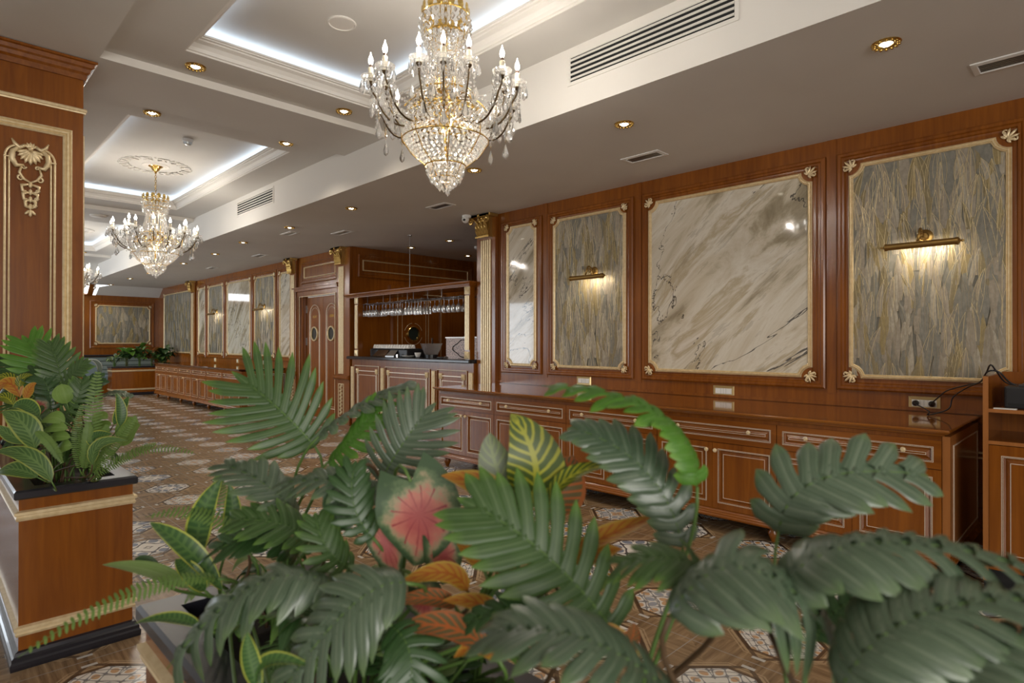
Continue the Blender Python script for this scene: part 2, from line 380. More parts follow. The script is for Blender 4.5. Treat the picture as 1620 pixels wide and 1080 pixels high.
def relief(g,M,a,b,c,d,seed,dense=1.0,cut=.075):
    "overlapping raised leaves with gilt outlines filling a panel; mats 0 base,1-5 leaves,6 gold,7 faint"
    q=random.Random(seed); g.add([M(x,y,.001) for x,y in rect(a,b,c,d)],[(0,1,2,3)],1)
    W=c-a; rows=int((d-b)/(.135/dense))+2; per=max(3,int(W/(.052/dense)))
    for r in range(rows):
        zt=d+.12-(r+.5)*(d-b+.1)/rows
        for k in range(per):
            x=a+(k+q.random())*W/per; z=zt+q.uniform(-.065,.065); L=q.uniform(.26,.40); w=q.uniform(.026,.041)/dense**.5; bend=q.uniform(-.06,.06); tw=q.uniform(-.06,.06)
            lev=.002+.010*r/rows+.0012*k/per+q.uniform(0,.0004); n=7; mm=q.choice((1,1,2,3,3,4,5)); pts=[];lf=[];rt=[]
            for i in range(n+1):
                t=i/n; zz=z-L*t; xx=x+bend*(1-t)**2*1.2+tw*t*.3; ww=w*(math.sin(PI*min(1,t*.8))**.85)
                xx0=min(max(xx-ww,a),c); xx1=min(max(xx+ww,a),c); xm=min(max(xx,a),c); zz=min(max(zz,b),d)
                lf.append((xx0,zz)); rt.append((xx1,zz)); pts.append((xm,zz))
            vs=[M(*p,lev) for p in lf]+[M(*p,lev+.0028) for p in pts]+[M(*p,lev) for p in rt]
            fs=[]
            for i in range(n): fs+=[(i,i+1,n+1+i+1,n+1+i),(n+1+i,n+1+i+1,2*n+3+i,2*n+2+i)]
            g.add(vs,fs,mm)
            up=(z-b)/(d-b); gold=6 if q.random()<.2+.55*up else 7
            for line,pr in ((lf,.6),(pts,.8),(rt,.6)):
                if q.random()<pr:
                    wd=(.0010 if line is not pts else .0012)*(1 if gold==6 else .8)/dense
                    g.add([M(px-wd,pz,lev+.0042) for px,pz in line]+[M(px+wd,pz,lev+.0042) for px,pz in line],[(i,i+1,n+2+i,n+1+i) for i in range(n)],gold)
def wall_panel(M,gr,wr,kind,label,seed=1,grp=None,notch=.07,fw=.034,orn=True,dense=1,wh=.03):
    a,b,c,d=gr; ctr=M((a+c)/2,b,0)
    t=thing('framed_panel',label,'wall panel',ctr,grp)
    if wr:
        g=G(); g.sweep(M,rect(*wr),[(0,0),(0,.022),(.012,wh),(.03,wh),(.038,.018),(.055,.018),(.062,.008),(.075,.006)],fill=0); part('wood_moulding',g,WOOD,t)
    h0=.007
    g=G()
    if kind=='relief':
        relief(g,Map(M(0,0,h0),M.u,M.v,M.n),a+fw*.6,b+fw*.6,c-fw*.6,d-fw*.6,seed,dense); inf=part('leaf_relief',g,[RELIEF[0]]+RELIEF+[GLINE,FAINT],t)
    elif kind=='wood': pass
    else:
        g.add([M(x,y,h0+.002) for x,y in rect(a+fw*.6,b+fw*.6,c-fw*.6,d-fw*.6)],[(0,1,2,3)]); inf=part('marble_sheet',g,MARB[seed%2],t)
    poly=notched(a,b,c,d,notch) if notch else rect(a,b,c,d)
    g=G(); g.sweep(M,poly,[(0,.004),(0,.02),(fw*.15,.026),(fw*.3,.02),(fw*.42,.031),(fw*.62,.031),(fw*.7,.022),(fw*.85,.026),(fw,.02),(fw,.008)]); part('gilt_frame',g,GOLD,t)
    if notch and kind!='wood':
        # corner spandrels of wood behind the cut corners
        for x,y,sx,sy in ((a,b,1,1),(c,b,-1,1),(c,d,-1,-1),(a,d,1,-1)):
            g=G(); P=[(x,y)]+[(x+notch*math.cos(q)*sx,y+notch*math.sin(q)*sy) for q in [i*PI/10 for i in range(6)]]
            if sx*sy<0: P=P[::-1]
            g.add([M(p[0],p[1],.0185) for p in P],[tuple(range(len(P)))]); part('corner_spandrel',g,WOOD,t)
    if orn:
        for x,y,sx,sy in ((a,b,-1,-1),(c,b,1,-1),(c,d,1,1),(a,d,-1,1)):
            g=G(); fleuron(g,Map(M(0,0,.02),M.u,M.v,M.n),x-sx*.012,y-sy*.012,sx*.7,sy*.7,notch*.78); part('corner_ornament',g,GOLD,t,smooth=True)
    return t
M=WALL(WY); Z0,Z1=1.118,2.835
wz0,wz1=1.033,2.918
wall_panel(M,(-5.405,Z0,-4.90,Z1+.02),(-5.50,wz0,-4.808,wz1),'marble','narrow tall marble panel in gilt frame beside the pilaster of the bar bay',0)
wall_panel(M,(-4.628,Z0,-3.62,Z1),(-4.718,wz0,-3.526,wz1),'relief','leaf relief panel under a brass picture lamp, between two marble panels',11)
wall_panel(M,(-3.345,Z0,-1.782,Z1-.01),(-3.42,wz0,-1.68,wz1),'marble','widest near marble panel with dark crack veins in gilt frame',2,notch=.085)
wall_panel(M,(-1.507,Z0+.01,-.506,Z1-.02),(-1.594,wz0,-.42,wz1),'relief','nearest leaf relief panel above the cable socket at right edge',13,notch=.085)
far=[((-17.05,Z0,-16.51,Z1),(-17.175,wz0,-16.48,wz1),'marble','narrow far marble panel next to the far planter pilaster',1),
((-16.29,Z0,-15.26,Z1),(-16.43,wz0,-15.18,wz1),'relief','far leaf relief panel under the more distant picture lamp',21),
((-15.0,Z0,-13.57,Z1),(-15.14,wz0,-13.49,wz1),'marble','wide far marble panel above the far sideboard row',3),
((-13.33,Z0,-12.29,Z1),(-13.45,wz0,-12.21,wz1),'relief','far leaf relief panel under the picture lamp nearer the double door',23),
((-12.06,Z0,-11.535,Z1),(-12.17,wz0,-11.49,wz1),'marble','narrow far marble panel just left of the double door pilaster',0)]
for gr,wr,k,lb,sd in far: wall_panel(M,gr,wr,k,lb,sd,dense=.55)
wall_panel(M,(-20.16,1.12,-17.62,2.84),None,'relief','broad leaf relief panel on the side wall above the far planter',31,dense=.45)
wall_panel(XW(-20.75),(3.63,1.37,5.03,2.50),(3.5,1.25,5.13,2.62),'relief','landscape leaf relief panel on the end wall above the banquette',32,dense=.5)
# ------------------------------------------------------------------ pilasters and capitals
def capital(g,M,cx,z0,z1,w):
    H=z1-z0
    g.mbox(M,cx-w*.5,z0,cx+w*.5,z0+H*.08,0,.1)
    g.mbox(M,cx-w*.44,z0+H*.08,cx+w*.44,z1-H*.1,0,.075)
    g.sweep(M,rect(cx-w*.78,z1-H*.12,cx+w*.78,z1-.002),[(.0,0),(0,.14),(.01,.15),(.03,.15)],fill=0)
    for row,(zb,L,n,o) in enumerate(((z0+H*.1,H*.38,4,.085),(z0+H*.3,H*.42,3,.095))):
        for k in range(n):
            x=cx+(k-(n-1)/2)*w*.9/n; P=[];RR=[]
            for i in range(7):
                t=i/6; P.append(M(x,zb+L*math.sin(t*1.9)/1.0*.95,o+.045*t*t)); RR.append(w*.11*(1-.5*t))
            g.tube(P,RR,5)
            for s_ in (-1,1): g.tube([M(x+s_*w*.05,zb,o),M(x+s_*w*.1,zb+L*.4,o+.01),M(x+s_*w*.09,zb+L*.7,o+.03)],[.012,.014,.006],5)
    for s_ in (-1,1):
        scroll(g,M,cx+s_*w*.58,z1-H*.27,w*.17,PI/2,1.4,.016,.008,.15,0,20,-s_)
        g.tube([M(cx+s_*w*.12,z0+H*.45,.1),M(cx+s_*w*.3,z1-H*.3,.13),M(cx+s_*w*.55,z1-H*.15,.15)],[.008,.013,.016],5)
        scroll(g,M,cx+s_*w*.14,z1-H*.25,w*.1,PI/2,1.2,.009,.005,.12,0,14,s_)
    petal(g,M,cx,z1-H*.15,PI/2,H*.16,.02,.16)
def pilaster(x0,x1,fl0,fl1,n,label,ped=True,w=None):
    M=WALL(WY-.002); t=thing('pilaster',label,'pilaster',M((x0+x1)/2,0,0)); cx=(fl0+fl1)/2
    g=G(); g.mbox(M,x0,.0,x1,3.045,0,.05); part('shaft',g,WOOD,t,bevel=.006)
    g=G(); sw=(fl1-fl0)/n
    for k in range(n): g.mbox(M,fl0+sw*(k+.18),.87 if ped else .2,fl0+sw*(k+.82),2.73,.05,.066,0)
    part('gilt_flutes',g,GOLD,t,bevel=.004)
    g=G(); capital(g,Map(M(0,0,.03),M.u,M.v,M.n),cx,2.755,3.046,w or (fl1-fl0)*1.25); part('capital',g,OLDGOLD,t,smooth='auto')
    if ped:
        g=G(); g.sweep(Map(M(0,0,.05),M.u,M.v,M.n),rect(x0-.03,.77,x1+.03,.85),[(0,0),(0,.03),(.015,.05),(.03,.06)],fill=0); part('pedestal_band',g,WOOD,t)
        g=G(); a,b,c,d=fl0,.12,fl1,.70; MM=Map(M(0,0,.05),M.u,M.v,M.n)
        g.sweep(MM,rect(a,b,c,d),[(0,0),(0,.012),(.012,.012),(.014,.004)])
        for k in range(8):
            z=b+.06+k*(d-b-.1)/7.5; scroll(g,MM,(a+c)/2-.02,z,.028,0,1,.008,.005,.01,0,10,1); scroll(g,MM,(a+c)/2+.02,z+.03,.028,PI,1,.008,.005,.01,0,10,-1)
        part('gilt_fretwork',g,GOLD,t)
    return t
pilaster(-5.93,-5.57,-5.842,-5.642,5,'fluted gilt pilaster with old gold capital at the right end of the bar',ped=False)
pilaster(-9.66,-9.2,-9.56,-9.38,4,'fluted gilt pilaster with capital between the double door and the bar')
pilaster(-11.5,-11.25,-11.45,-11.29,3,'fluted gilt pilaster with capital left of the double door')
pilaster(-17.58,-17.25,-17.50,-17.32,3,'farthest gilt pilaster behind the leaf planter',ped=False)
# ------------------------------------------------------------------ double door
M=WALL(WY)
g=G()
def casing(g,M,x0,x1,zt,wd,hh):
    for a,b in ((x0,x0+wd),(x1-wd,x1)): g.mbox(M,a,0,b,zt-wd,0,hh); g.mbox(M,a+.012,0,a+.03,zt-wd,hh,hh+.012); g.mbox(M,b-.03,0,b-.012,zt-wd,hh,hh+.012)
    g.mbox(M,x0,zt-wd,x1,zt,0,hh); g.mbox(M,x0-.04,zt,x1+.04,zt+.05,0,hh+.05); g.mbox(M,x0-.07,zt+.05,x1+.07,zt+.075,0,hh+.08)
casing(g,M,-11.234,-9.62,2.385,.1,.03)
g.box((-11.24,WY+.0,0),(-11.06,WY+.11,2.44)); g.box((-11.06,WY+.01,2.29),(-9.7,WY+.11,2.44)); g.box((-9.74,WY,0),(-9.6,WY+.11,2.44))
tag(g.build('door_frame_1',WOOD),kind='structure')
g=G(); g.mbox(M,-11.13,0,-11.12,2.28,.03,.036); g.mbox(M,-9.735,0,-9.725,2.28,.03,.036); g.mbox(M,-11.13,2.28,-9.725,2.29,.03,.036); struct('trim_5',g,GOLD)
def arch(x0,x1,z0,z1,n=10):
    r=(x1-x0)/2; cx=(x0+x1)/2; P=[(x0,z0),(x1,z0)]
    for i in range(n+1):
        a=PI*i/n; P.append((cx+r*math.cos(a),z1-r+r*math.sin(a)))
    return P
D2=WALL(5.35)
for k,(x0,x1,side) in enumerate(((-11.04,-10.405,'left'),(-10.40,-9.745,'right'))):
    t=tag(bpy.data.objects.new('door_%d'%(k+1),None),kind='structure'); COL.objects.link(t); cx=(x0+x1)/2+.005; t.location=(cx,5.35,0)
    g=G(); g.box((x0,5.35,0.01),(x1,5.385,2.27)); part('door_leaf',g,WOOD,t)
    g=G(); g.sweep(D2,arch(cx-.2,cx+.2,.2,2.13),[(0,0),(0,.012),(.006,.015),(.012,.012),(.013,0)]); g.sweep(D2,arch(cx-.165,cx+.165,.24,2.07),[(0,0),(0,.005),(.004,.005),(.004,0)]); part('gilt_arch_bead',g,SILVERLINE,t)
    g=G(); cc=D2(cx,1.575,0); 
    g.sweep(D2,[(cx+.14*math.cos(i*PI/12),1.575+.14*math.sin(i*PI/12)) for i in range(24)],[(0,0),(0,.02),(.008,.03),(.02,.03),(.028,.012)]); part('porthole_rim',g,GOLD,t,smooth='auto')
    g=G(); g.add([D2(cx+.113*math.cos(i*PI/12),1.575+.113*math.sin(i*PI/12),.006) for i in range(24)],[tuple(range(24))]); part('porthole_glass',g,mat('porthole_glass',(.02,.03,.025),.04),t)
    g=G()   # faint gilt lettering above the porthole (illegible at this distance)
    for i in range(4):
        x=cx-.075+i*.04; g.mbox(D2,x,1.875,x+.008,1.925,.0,.004); g.mbox(D2,x,1.917 if i%2 else 1.895,x+.026,1.925 if i%2 else 1.903,0,.004)
        if k==1: g.mbox(D2,x+.02,1.875,x+.027,1.925,0,.004)
    part('gilt_lettering',g,BRASS,t)
    if k==0:
        for z in (2.05,1.43,.5):
            g=G(); g.box((x0-.035,5.335,z-.07),(x0-.008,5.35,z+.07)); part('hinge',g,STEEL,t)
wall_panel(WALL(WY),(-10.965,2.63,-9.743,2.845),(-11.07,2.53,-9.70,2.925),'wood','long cherry transom panel with gilt frame above the double door',notch=0,orn=False,fw=.02)
# --- bay side wall: long upper panel and service door
B=XW(-9.2)
wall_panel(B,(5.458,2.648,7.84,2.84),(5.37,2.54,7.95,2.935),'wood','long gilt framed upper panel on the side wall behind the bar',notch=0,orn=False,fw=.02)
t=tag(bpy.data.objects.new('door_3',None),kind='structure'); COL.objects.link(t); t.location=(-9.2,6.55,0)
g=G(); g.mbox(B,6.06,0,6.16,2.36,0,.04); g.mbox(B,7.13,0,7.23,2.36,0,.04); g.mbox(B,6.0,2.34,7.29,2.44,0,.06); g.mbox(B,6.16,0,7.13,2.34,0,.012); part('door_frame',g,WOOD,t)
g=G(); g.sweep(B,rect(6.15,-.1,7.145,2.31),[(0,0),(0,.046),(.012,.046),(.012,0)])
for y in (6.27,6.80): g.mbox(B,y,.2,y+.006,2.2,.012,.018)
for sz in (1,-1):
    for sy in (1,-1): g.tube([B(6.515+sy*.20*math.sin(a),1.57+sz*.20*math.cos(a),.02) for a in [i*PI/20 for i in range(1,9)]],.004,5)
g.mbox(B,6.86,.1,6.866,2.25,.012,.02)
part('gilt_bead',g,GOLD,t)
g=G(); g.sweep(B,[(6.515+.14*math.cos(i*PI/12),1.572+.14*math.sin(i*PI/12)) for i in range(24)],[(0,.012),(0,.035),(.01,.045),(.022,.04),(.03,.02)]); part('porthole_rim',g,BRASS,t,smooth='auto')
g=G(); g.add([B(6.515+.112*math.cos(i*PI/12),1.572+.112*math.sin(i*PI/12),.016) for i in range(24)],[tuple(range(24))]); part('porthole_glass',g,bpy.data.materials['porthole_glass'],t)
g=G(); g.mbox(B,6.94,1.34,6.965,1.50,.012,.03); part('door_handle',g,STEEL,t)
# ------------------------------------------------------------------ near column
CX=-5.28
t=thing('column','square cherry column with gilt panel and shell ornament at the left edge','column',(CX-.3,.547,0))
Mc=XW(CX); MS=Map((0,.848,0),(-1,0,0),(0,0,1),(0,1,0))
g=G(); g.box((CX-.6,.246,0),(CX,.848,3.43)); part('shaft',g,WOOD,t)
g=G(); P=[(CX-.6,.246),(CX,.246),(CX,.848),(CX-.6,.848)]
g.sweep(HOR,P,[(0,3.30),(-.015,3.30),(-.02,3.335),(-.035,3.35),(-.04,3.375),(-.055,3.385),(-.06,3.41),(-.075,3.415),(-.075,3.43),(0,3.43)]); part('cornice',g,WOODH,t)
g=G(); g.sweep(HOR,P,[(0,3.055),(-.012,3.055),(-.014,3.065),(-.02,3.068),(-.02,3.085),(-.012,3.092),(0,3.095)]); part('gilt_band',g,GOLD,t)
g=G()
for MM,a,b in ((Mc,.312,.782),(MS,-CX+.065,-CX+.535)):
    g.sweep(MM,rect(a,.3,b,2.918),[(0,0),(0,.016),(.008,.02),(.014,.012),(.02,.022),(.03,.022),(.036,.012),(.044,.018),(.055,.012),(.056,0)])
part('gilt_panel_frame',g,GOLD,t)
g=G(); cy=.547
for s_ in (-1,1):
    for o,r in ((0,.008),(.022,.006)):
        P=[Mc(cy+s_*(.135-o),.4,.012),Mc(cy+s_*(.135-o),2.66,.012)]
        for i in range(1,8):
            a=PI/2*i/7; P.append(Mc(cy+s_*(.135-o-(.075-o)*(1-math.cos(a))),2.66+(.085-o)*math.sin(a),.012))
        g.tube(P,r,6)
    g.mbox(Mc,cy+s_*.125-.018,2.655,cy+s_*.125+.018,2.663,.0,.022)
part('gilt_inner_arch',g,GOLD,t)
g=G()
zc=2.70
for k in range(9): 
    a=-PI/2+(k-4)*.33; petal(g,Mc,cy,zc+.02,a,.105-.006*abs(k-4),.0145,.016)
for k in range(5): petal(g,Mc,cy,zc+.03,PI/2+(k-2)*.45,.05,.009,.016)
g.ell(Mc(cy,zc+.03,.022),(Mc.u*.016,Mc.v*.016,Mc.n*.012))
for s_ in (-1,1):
    X=lambda y: cy+s_*y
    g.tube([Mc(X(.03),zc+.05,.014),Mc(X(.06),zc+.03,.016),Mc(X(.085),zc+.055,.016),Mc(X(.1),zc+.085,.014)],[.013,.016,.012,.005],5)
    g.tube([Mc(X(.06),zc+.035,.014),Mc(X(.095),zc-.0,.016),Mc(X(.10),zc-.05,.016),Mc(X(.075),zc-.095,.015),Mc(X(.035),zc-.085,.014)],[.011,.018,.02,.017,.008],6)
    scroll(g,Mc,X(.038),zc-.095,.016,0,1.1,.007,.004,.014,0,10,s_)
    g.tube([Mc(X(.05),zc-.10,.014),Mc(X(.06),zc-.14,.016),Mc(X(.035),zc-.18,.014),Mc(X(.0),zc-.2,.012)],[.007,.01,.009,.006],5)
    scroll(g,Mc,X(.052),zc-.175,.02,PI/2,1.1,.008,.004,.014,0,12,-s_)
    for zz,w in ((zc-.235,.048),(zc-.29,.04),(zc-.34,.028)):
        g.tube([Mc(X(.0),zz+.025,.012),Mc(X(w),zz+.01,.015),Mc(X(w*.9),zz-.025,.014),Mc(X(.008),zz-.035,.012)],[.008,.013,.011,.007],5)
        scroll(g,Mc,X(w*.8),zz-.02,.014,0,1,.006,.003,.014,0,8,s_)
    petal(g,Mc,cy,zc-.385,-PI/2+s_*.7,.05,.01,.014)
for zz in (zc-.21,zc-.26,zc-.31,zc-.36): petal(g,Mc,cy,zz+.02,-PI/2,.05,.012,.016)
petal(g,Mc,cy,zc-.38,-PI/2,.06,.011,.016)
part('shell_ornament',g,GOLD,t,smooth=True)
# ================================================================== SIDEBOARDS
def knob(parent,x,y,z):
    g=G(); g.lathe([(.006,0),(.006,.012),(.013,.018),(.0165,.026),(.014,.034),(.007,.037),(.004,.035),(0,.035)],(x,y,z),10,0,(0,-1,0))
    for i in range(6):
        a=i*PI/3; g.ell((x+.011*math.cos(a),y-.034,z+.011*math.sin(a)),((.004,0,0),(0,0,.004),(0,.003,0)),0,4,3)
    return part('knob',g,GOLD,parent,smooth=True)
def fielded(g,M,a,b,c,d,rail):
    "raised-and-fielded front with two pale inlaid lines; mats 0 wood 1 line"
    g.sweep(M,rect(a,b,c,d),[(0,0),(0,.02),(rail,.02),(rail,.0225),(rail+.003,.0225),(rail+.004,.019),(rail+.0065,.019),(rail+.0065,.021),(rail+.009,.021),(rail+.010,.009),(rail+.018,.005),(rail+.038,.014),(rail+.0385,.016),(rail+.041,.016),(rail+.0415,.014)],fill=0,mats=[0,0,1,1,0,0,1,1,0,0,0,1,1,1])
def sideboard(x0,x1,yf,yb,label,grp):
    zb,zt=.17,.832; t=thing('sideboard_unit',label,'cabinet',((x0+x1)/2,(yf+yb)/2,0),grp)
    g=G(); g.box((x0,yf+.022,.17),(x1,yb,.858)); part('carcass',g,WOOD,t)
    M=WALL(yf+.022); e=.0025
    dr=G(); fielded(dr,M,x0+e,.664,x1-e,zt,.038); d=part('drawer_front',dr,[WOODH,SILVERLINE],t)
    W=x1-x0; zk=.762
    for x in (x0+W*.21,x1-W*.2): knob(d,x,yf+.006,zk)
    xm=(x0+x1)/2
    for a,b,k in ((x0+e,xm-e/2,1),(xm+e/2,x1-e,-1)):
        dr=G(); fielded(dr,M,a,zb,b,.659,.043); d=part('door',dr,[WOOD,SILVERLINE],t)
        knob(d,(b-.033) if k>0 else (a+.033),yf+.002,.605)
    return t
def sideboard_run(xs,yf,yb,where,labels,topm,grp,end_right=True,feet=()):
    us=[]
    for i in range(len(xs)-1): us.append(sideboard(xs[i],xs[i+1],yf,yb,labels[i],grp))
    x0,x1=xs[0],xs[-1]
    g=G(); P=[(x0-.02,yf-.0),(x1+.04,yf-.0),(x1+.04,yb),(x0-.02,yb)]
    g.sweep(HOR,P,[(0,.105),(-.012,.105),(-.02,.112),(-.02,.122),(-.012,.13),(-.012,.138),(-.004,.145),(-.004,.152),(.003,.16),(.01,.168)],fill=0,fill0=0)
    tag(g.build('plinth_moulding',WOODH),'moulded cherry plinth rail under the '+where+' sideboards','plinth')
    g=G(); P=[(x0-.05,yf-.045),(x1+.045,yf-.045),(x1+.045,yb+.0),(x0-.05,yb+.0)]
    g.sweep(HOR,P,[(.04,.8585),(.032,.862),(.028,.87),(.014,.874),(.006,.880),(0,.884),(-.002,.893),(.004,.9)],fill=0,fill0=0)
    o=g.build('worktop',topm); tag(o,'long polished worktop on the '+where+' sideboards','worktop')
    for k,x in enumerate(feet):
        g=G(); g.lathe([(.017,0),(.02,.012),(.03,.035),(.038,.055),(.04,.07),(.028,.08),(.034,.09),(.03,.105)],(x,yf+.06,0),14)
        tag(g.build('turned_foot',WOOD,smooth=True,loc=(x,yf+.06,0)),'turned wooden foot under the '+where+' sideboards','furniture foot','turned feet of the '+where+' sideboards')
    return us
nxs=[-5.49,-4.562,-3.587,-2.628,-1.677,-.728]
nl=['cherry sideboard unit at the far left end of the near row','second cherry sideboard unit of the near row, behind the yellow green croton','middle cherry sideboard unit of the near row below the second panel','cherry sideboard unit of the near row below the small gold socket','cherry sideboard unit at the right end of the near row, nearest the shelf unit']
sideboard_run(nxs,4.247,5.262,'near',nl,WOODTOP,'near sideboard row',feet=(-5.4,-3.6,-1.72,-.8))
g=G(); g.box((-.728,4.262,.1),(-.69,5.262,.858)); g.sweep(XW(-.69),rect(4.36,.2,5.2,.80),[(0,0),(0,.004),(.007,.004),(.007,0)],mats=[1,1,1])
tag(g.build('end_panel',[WOODRAW,SILVERLINE]),'cherry end panel closing the near sideboard row by the shelf unit','end panel')
fxs=[-17.45+i*.955 for i in range(7)]
fl=['farthest sideboard unit of the far row, touching the leaf planter','second farthest sideboard unit of the far row','third unit of the far sideboard row counted from the leaf planter','fourth unit of the far sideboard row counted from the leaf planter','last but one unit of the far sideboard row towards the double door','nearest unit of the far sideboard row, with the exposed end panel']
sideboard_run(fxs,4.34,5.205,'far',fl,mat('dark_polished_top',(.05,.014,.008),.06,0,Coat_Weight=.5),'far sideboard row',feet=[x+.03 for x in fxs])
g=G(); g.box((-11.72,4.355,.1),(-11.68,5.262,.858)); g.sweep(XW(-11.68),rect(4.47,.2,5.2,.80),[(0,0),(0,.006),(.012,.006),(.012,0),(.03,0),(.03,.004),(.036,.004),(.036,0)],mats=[1,1,1,0,1,1,1])
tag(g.build('end_panel',[WOOD,SILVERLINE]),'dark cherry end panel of the far sideboard row facing the double door','end panel')
# wall sockets
def socket(x,z,w,h,label,n=2,blanks=0,grp=None):
    t=thing('wall_socket',label,'socket',(x,WY,z),grp); M=WALL(WY)
    g=G(); g.sweep(M,rect(x-w/2,z-h/2,x+w/2,z+h/2),[(0,0),(0,.008),(.004,.012),(.022,.010),(.022,.006)],fill=0); part('brass_plate',g,BRASSP,t)
    g=G(); g.sweep(M,rect(x-w/2+.022,z-h/2+.024,x+w/2-.022,z+h/2-.024),[(0,.006),(0,.013),(.002,.014)],fill=0); part('white_insert',g,WHITE,t)
    for s_ in ((-1,1) if n==2 else (0,)):
        cx=x+s_*(w/2-.048); g=G(); g.lathe([(.024,.0135),(.024,.017),(.0215,.017),(.0205,.0145),(.0,.0145)],(cx,WY,z),16,0,(0,-1,0)); part('outlet',g,WHITE if n==2 else IVORY,t,smooth='auto')
    if n==2:
        g=G()
        for sx in (-.024,0,.024): g.mbox(M,x+sx-.0006,z-h/2+.025,x+sx+.0006,z+h/2-.025,.014,.0145)
        part('module_joint',g,DARK,t)
    return t
BRASSP=mat('satin_brass_plate',(.62,.47,.22),.35,.7)
socket(-1.007,.962,.197,.097,'wide brass wall socket with black plugs above the worktop')
socket(-2.553,.964,.2,.098,'empty double brass wall socket below the widest marble panel')
socket(-4.18,.985,.2,.098,'brass wall socket half hidden behind the arching green frond')
for x,l in ((-15.832,'small square wall socket farthest along the far sideboards'),(-14.353,'small square wall socket in the middle above the far sideboards'),(-12.862,'small square wall socket above the far sideboards nearest the double door')):
    socket(x,.99,.11,.11,l,n=1)
# ------------------------------------------------------------------ plugs and cables
def cable(pts,r=.0045,label='',name='power_cable'):
    P=[Vector(p) for p in pts]; out=[]
    for i in range(len(P)-1):
        p0,p1,p2,p3=P[max(i-1,0)],P[i],P[i+1],P[min(i+2,len(P)-1)]
        for k in range(6):
            t=k/6; out.append(.5*((2*p1)+(p2-p0)*t+(2*p0-5*p1+4*p2-p3)*t*t+(3*p1-p0-3*p2+p3)*t**3))
    out.append(P[-1]); g=G(); g.tube(out,r,6); return tag(g.build(name,RUBBER,smooth=True),label,'cable')
def hx(px,py,y):
    d=RIGHT*((px-810)/F)+DOWN*((py-540)/F)+FWD; return Vector((0,0,CAMZ))+d*(y/d.y)
for px,y0,lb in ((-1.058,0,'round black plug in the left outlet of the wide brass socket'),(-.957,1,'round black plug in the right outlet of the wide brass socket')):
    g=G(); g.lathe([(.0215,.016),(.0215,.03),(.017,.05),(.008,.062),(.006,.075)],(px,WY,.962),14,0,(0,-1,.0)); tag(g.build('power_plug',RUBBER,smooth='auto',loc=(px,WY,.962)),lb,'plug')
c1=[(-.957,5.19,.962),hx(1486,627,5.12),hx(1500,617,5.05),hx(1530,609,4.9),hx(1550,604,4.7),hx(1560,590,4.55),hx(1567,577,4.45),hx(1577,588,4.5),hx(1592,605,4.55),(-.37,4.56,1.14)]
c2=[(-1.058,5.19,.962),hx(1459,644,5.1),hx(1470,651,4.95),(-.93,4.98,.907),hx(1500,647,5.0),hx(1508,628,5.0),hx(1530,613,4.9),hx(1552,603,4.65),hx(1562,588,4.5),hx(1580,588,4.47),hx(1600,606,4.52),(-.33,4.55,1.13)]
cable(c1,label='black cable from the right plug over the shelf edge to the printer'); cable(c2,label='black cable drooping from the left plug onto the worktop and up to the printer')
# ------------------------------------------------------------------ shelf unit at the right edge
t=thing('shelf_unit','tall cherry shelf unit with open shelves and gilt lined door','shelf unit',(-.1,4.6,0))
x0,x1,y0,y1=-.545,.42,4.31,4.9
g=G(); g.box((x0,y0,.06),(x0+.024,y1,1.215)); part('side_panel',g,WOOD,t); g=G(); g.box((x1-.024,y0,.06),(x1,y1,1.215)); part('side_panel',g,WOOD,t)
g=G(); g.box((x0+.024,y1-.02,.06),(x1-.024,y1,1.225)); part('back_panel',g,WOOD,t)
for z in (1.013,.833): g=G(); g.box((x0+.024,y0+.004,z),(x1-.024,y1-.02,z+.02)); part('shelf',g,[WOODH],t)
g=G(); g.box((x0-.0005,y0-.003,.06),(x0+.0245,y0,1.215)); g.box((x0+.0245,y0-.001,1.013),(x1-.024,y0+.004,1.033)); g.box((x0+.0245,y0-.001,.833),(x1-.024,y0+.004,.853)); part('edge_banding',g,WOODRAW,t)
for a,b in ((x0+.026,-.065),(-.061,x1-.026)):
    g=G(); fielded(g,WALL(y0+.018),a,.13,b,.829,.055); part('door',g,[WOOD,SILVERLINE],t)
g=G(); g.box((x0,y0+.03,0),(x1,y1,.06)); g.box((x0+.024,y0+.02,.06),(x1-.024,y0+.4,.13)); part('plinth',g,DARK,t)
t=thing('printer','black box printer standing on the top shelf of the shelf unit','printer',(-.3,4.6,1.033))
g=G(); g.box((-.46,4.38,1.033),(-.02,4.72,1.16)); part('body',g,RUBBER,t,bevel=.012)
g=G(); g.box((-.44,4.374,1.05),(-.04,4.382,1.065)); part('paper_slot',g,DARK,t)
g=G(); g.box((-.40,4.42,1.16),(-.08,4.68,1.168)); part('lid',g,mat('matt_black_lid',(.03,.03,.033),.6),t,bevel=.003)
g=G(); g.box((-.5,4.32,1.0335),(-.40,4.37,1.0375)); tag(g.build('paper_sheet',WHITE),'white folded paper lying in front of the black printer','paper')
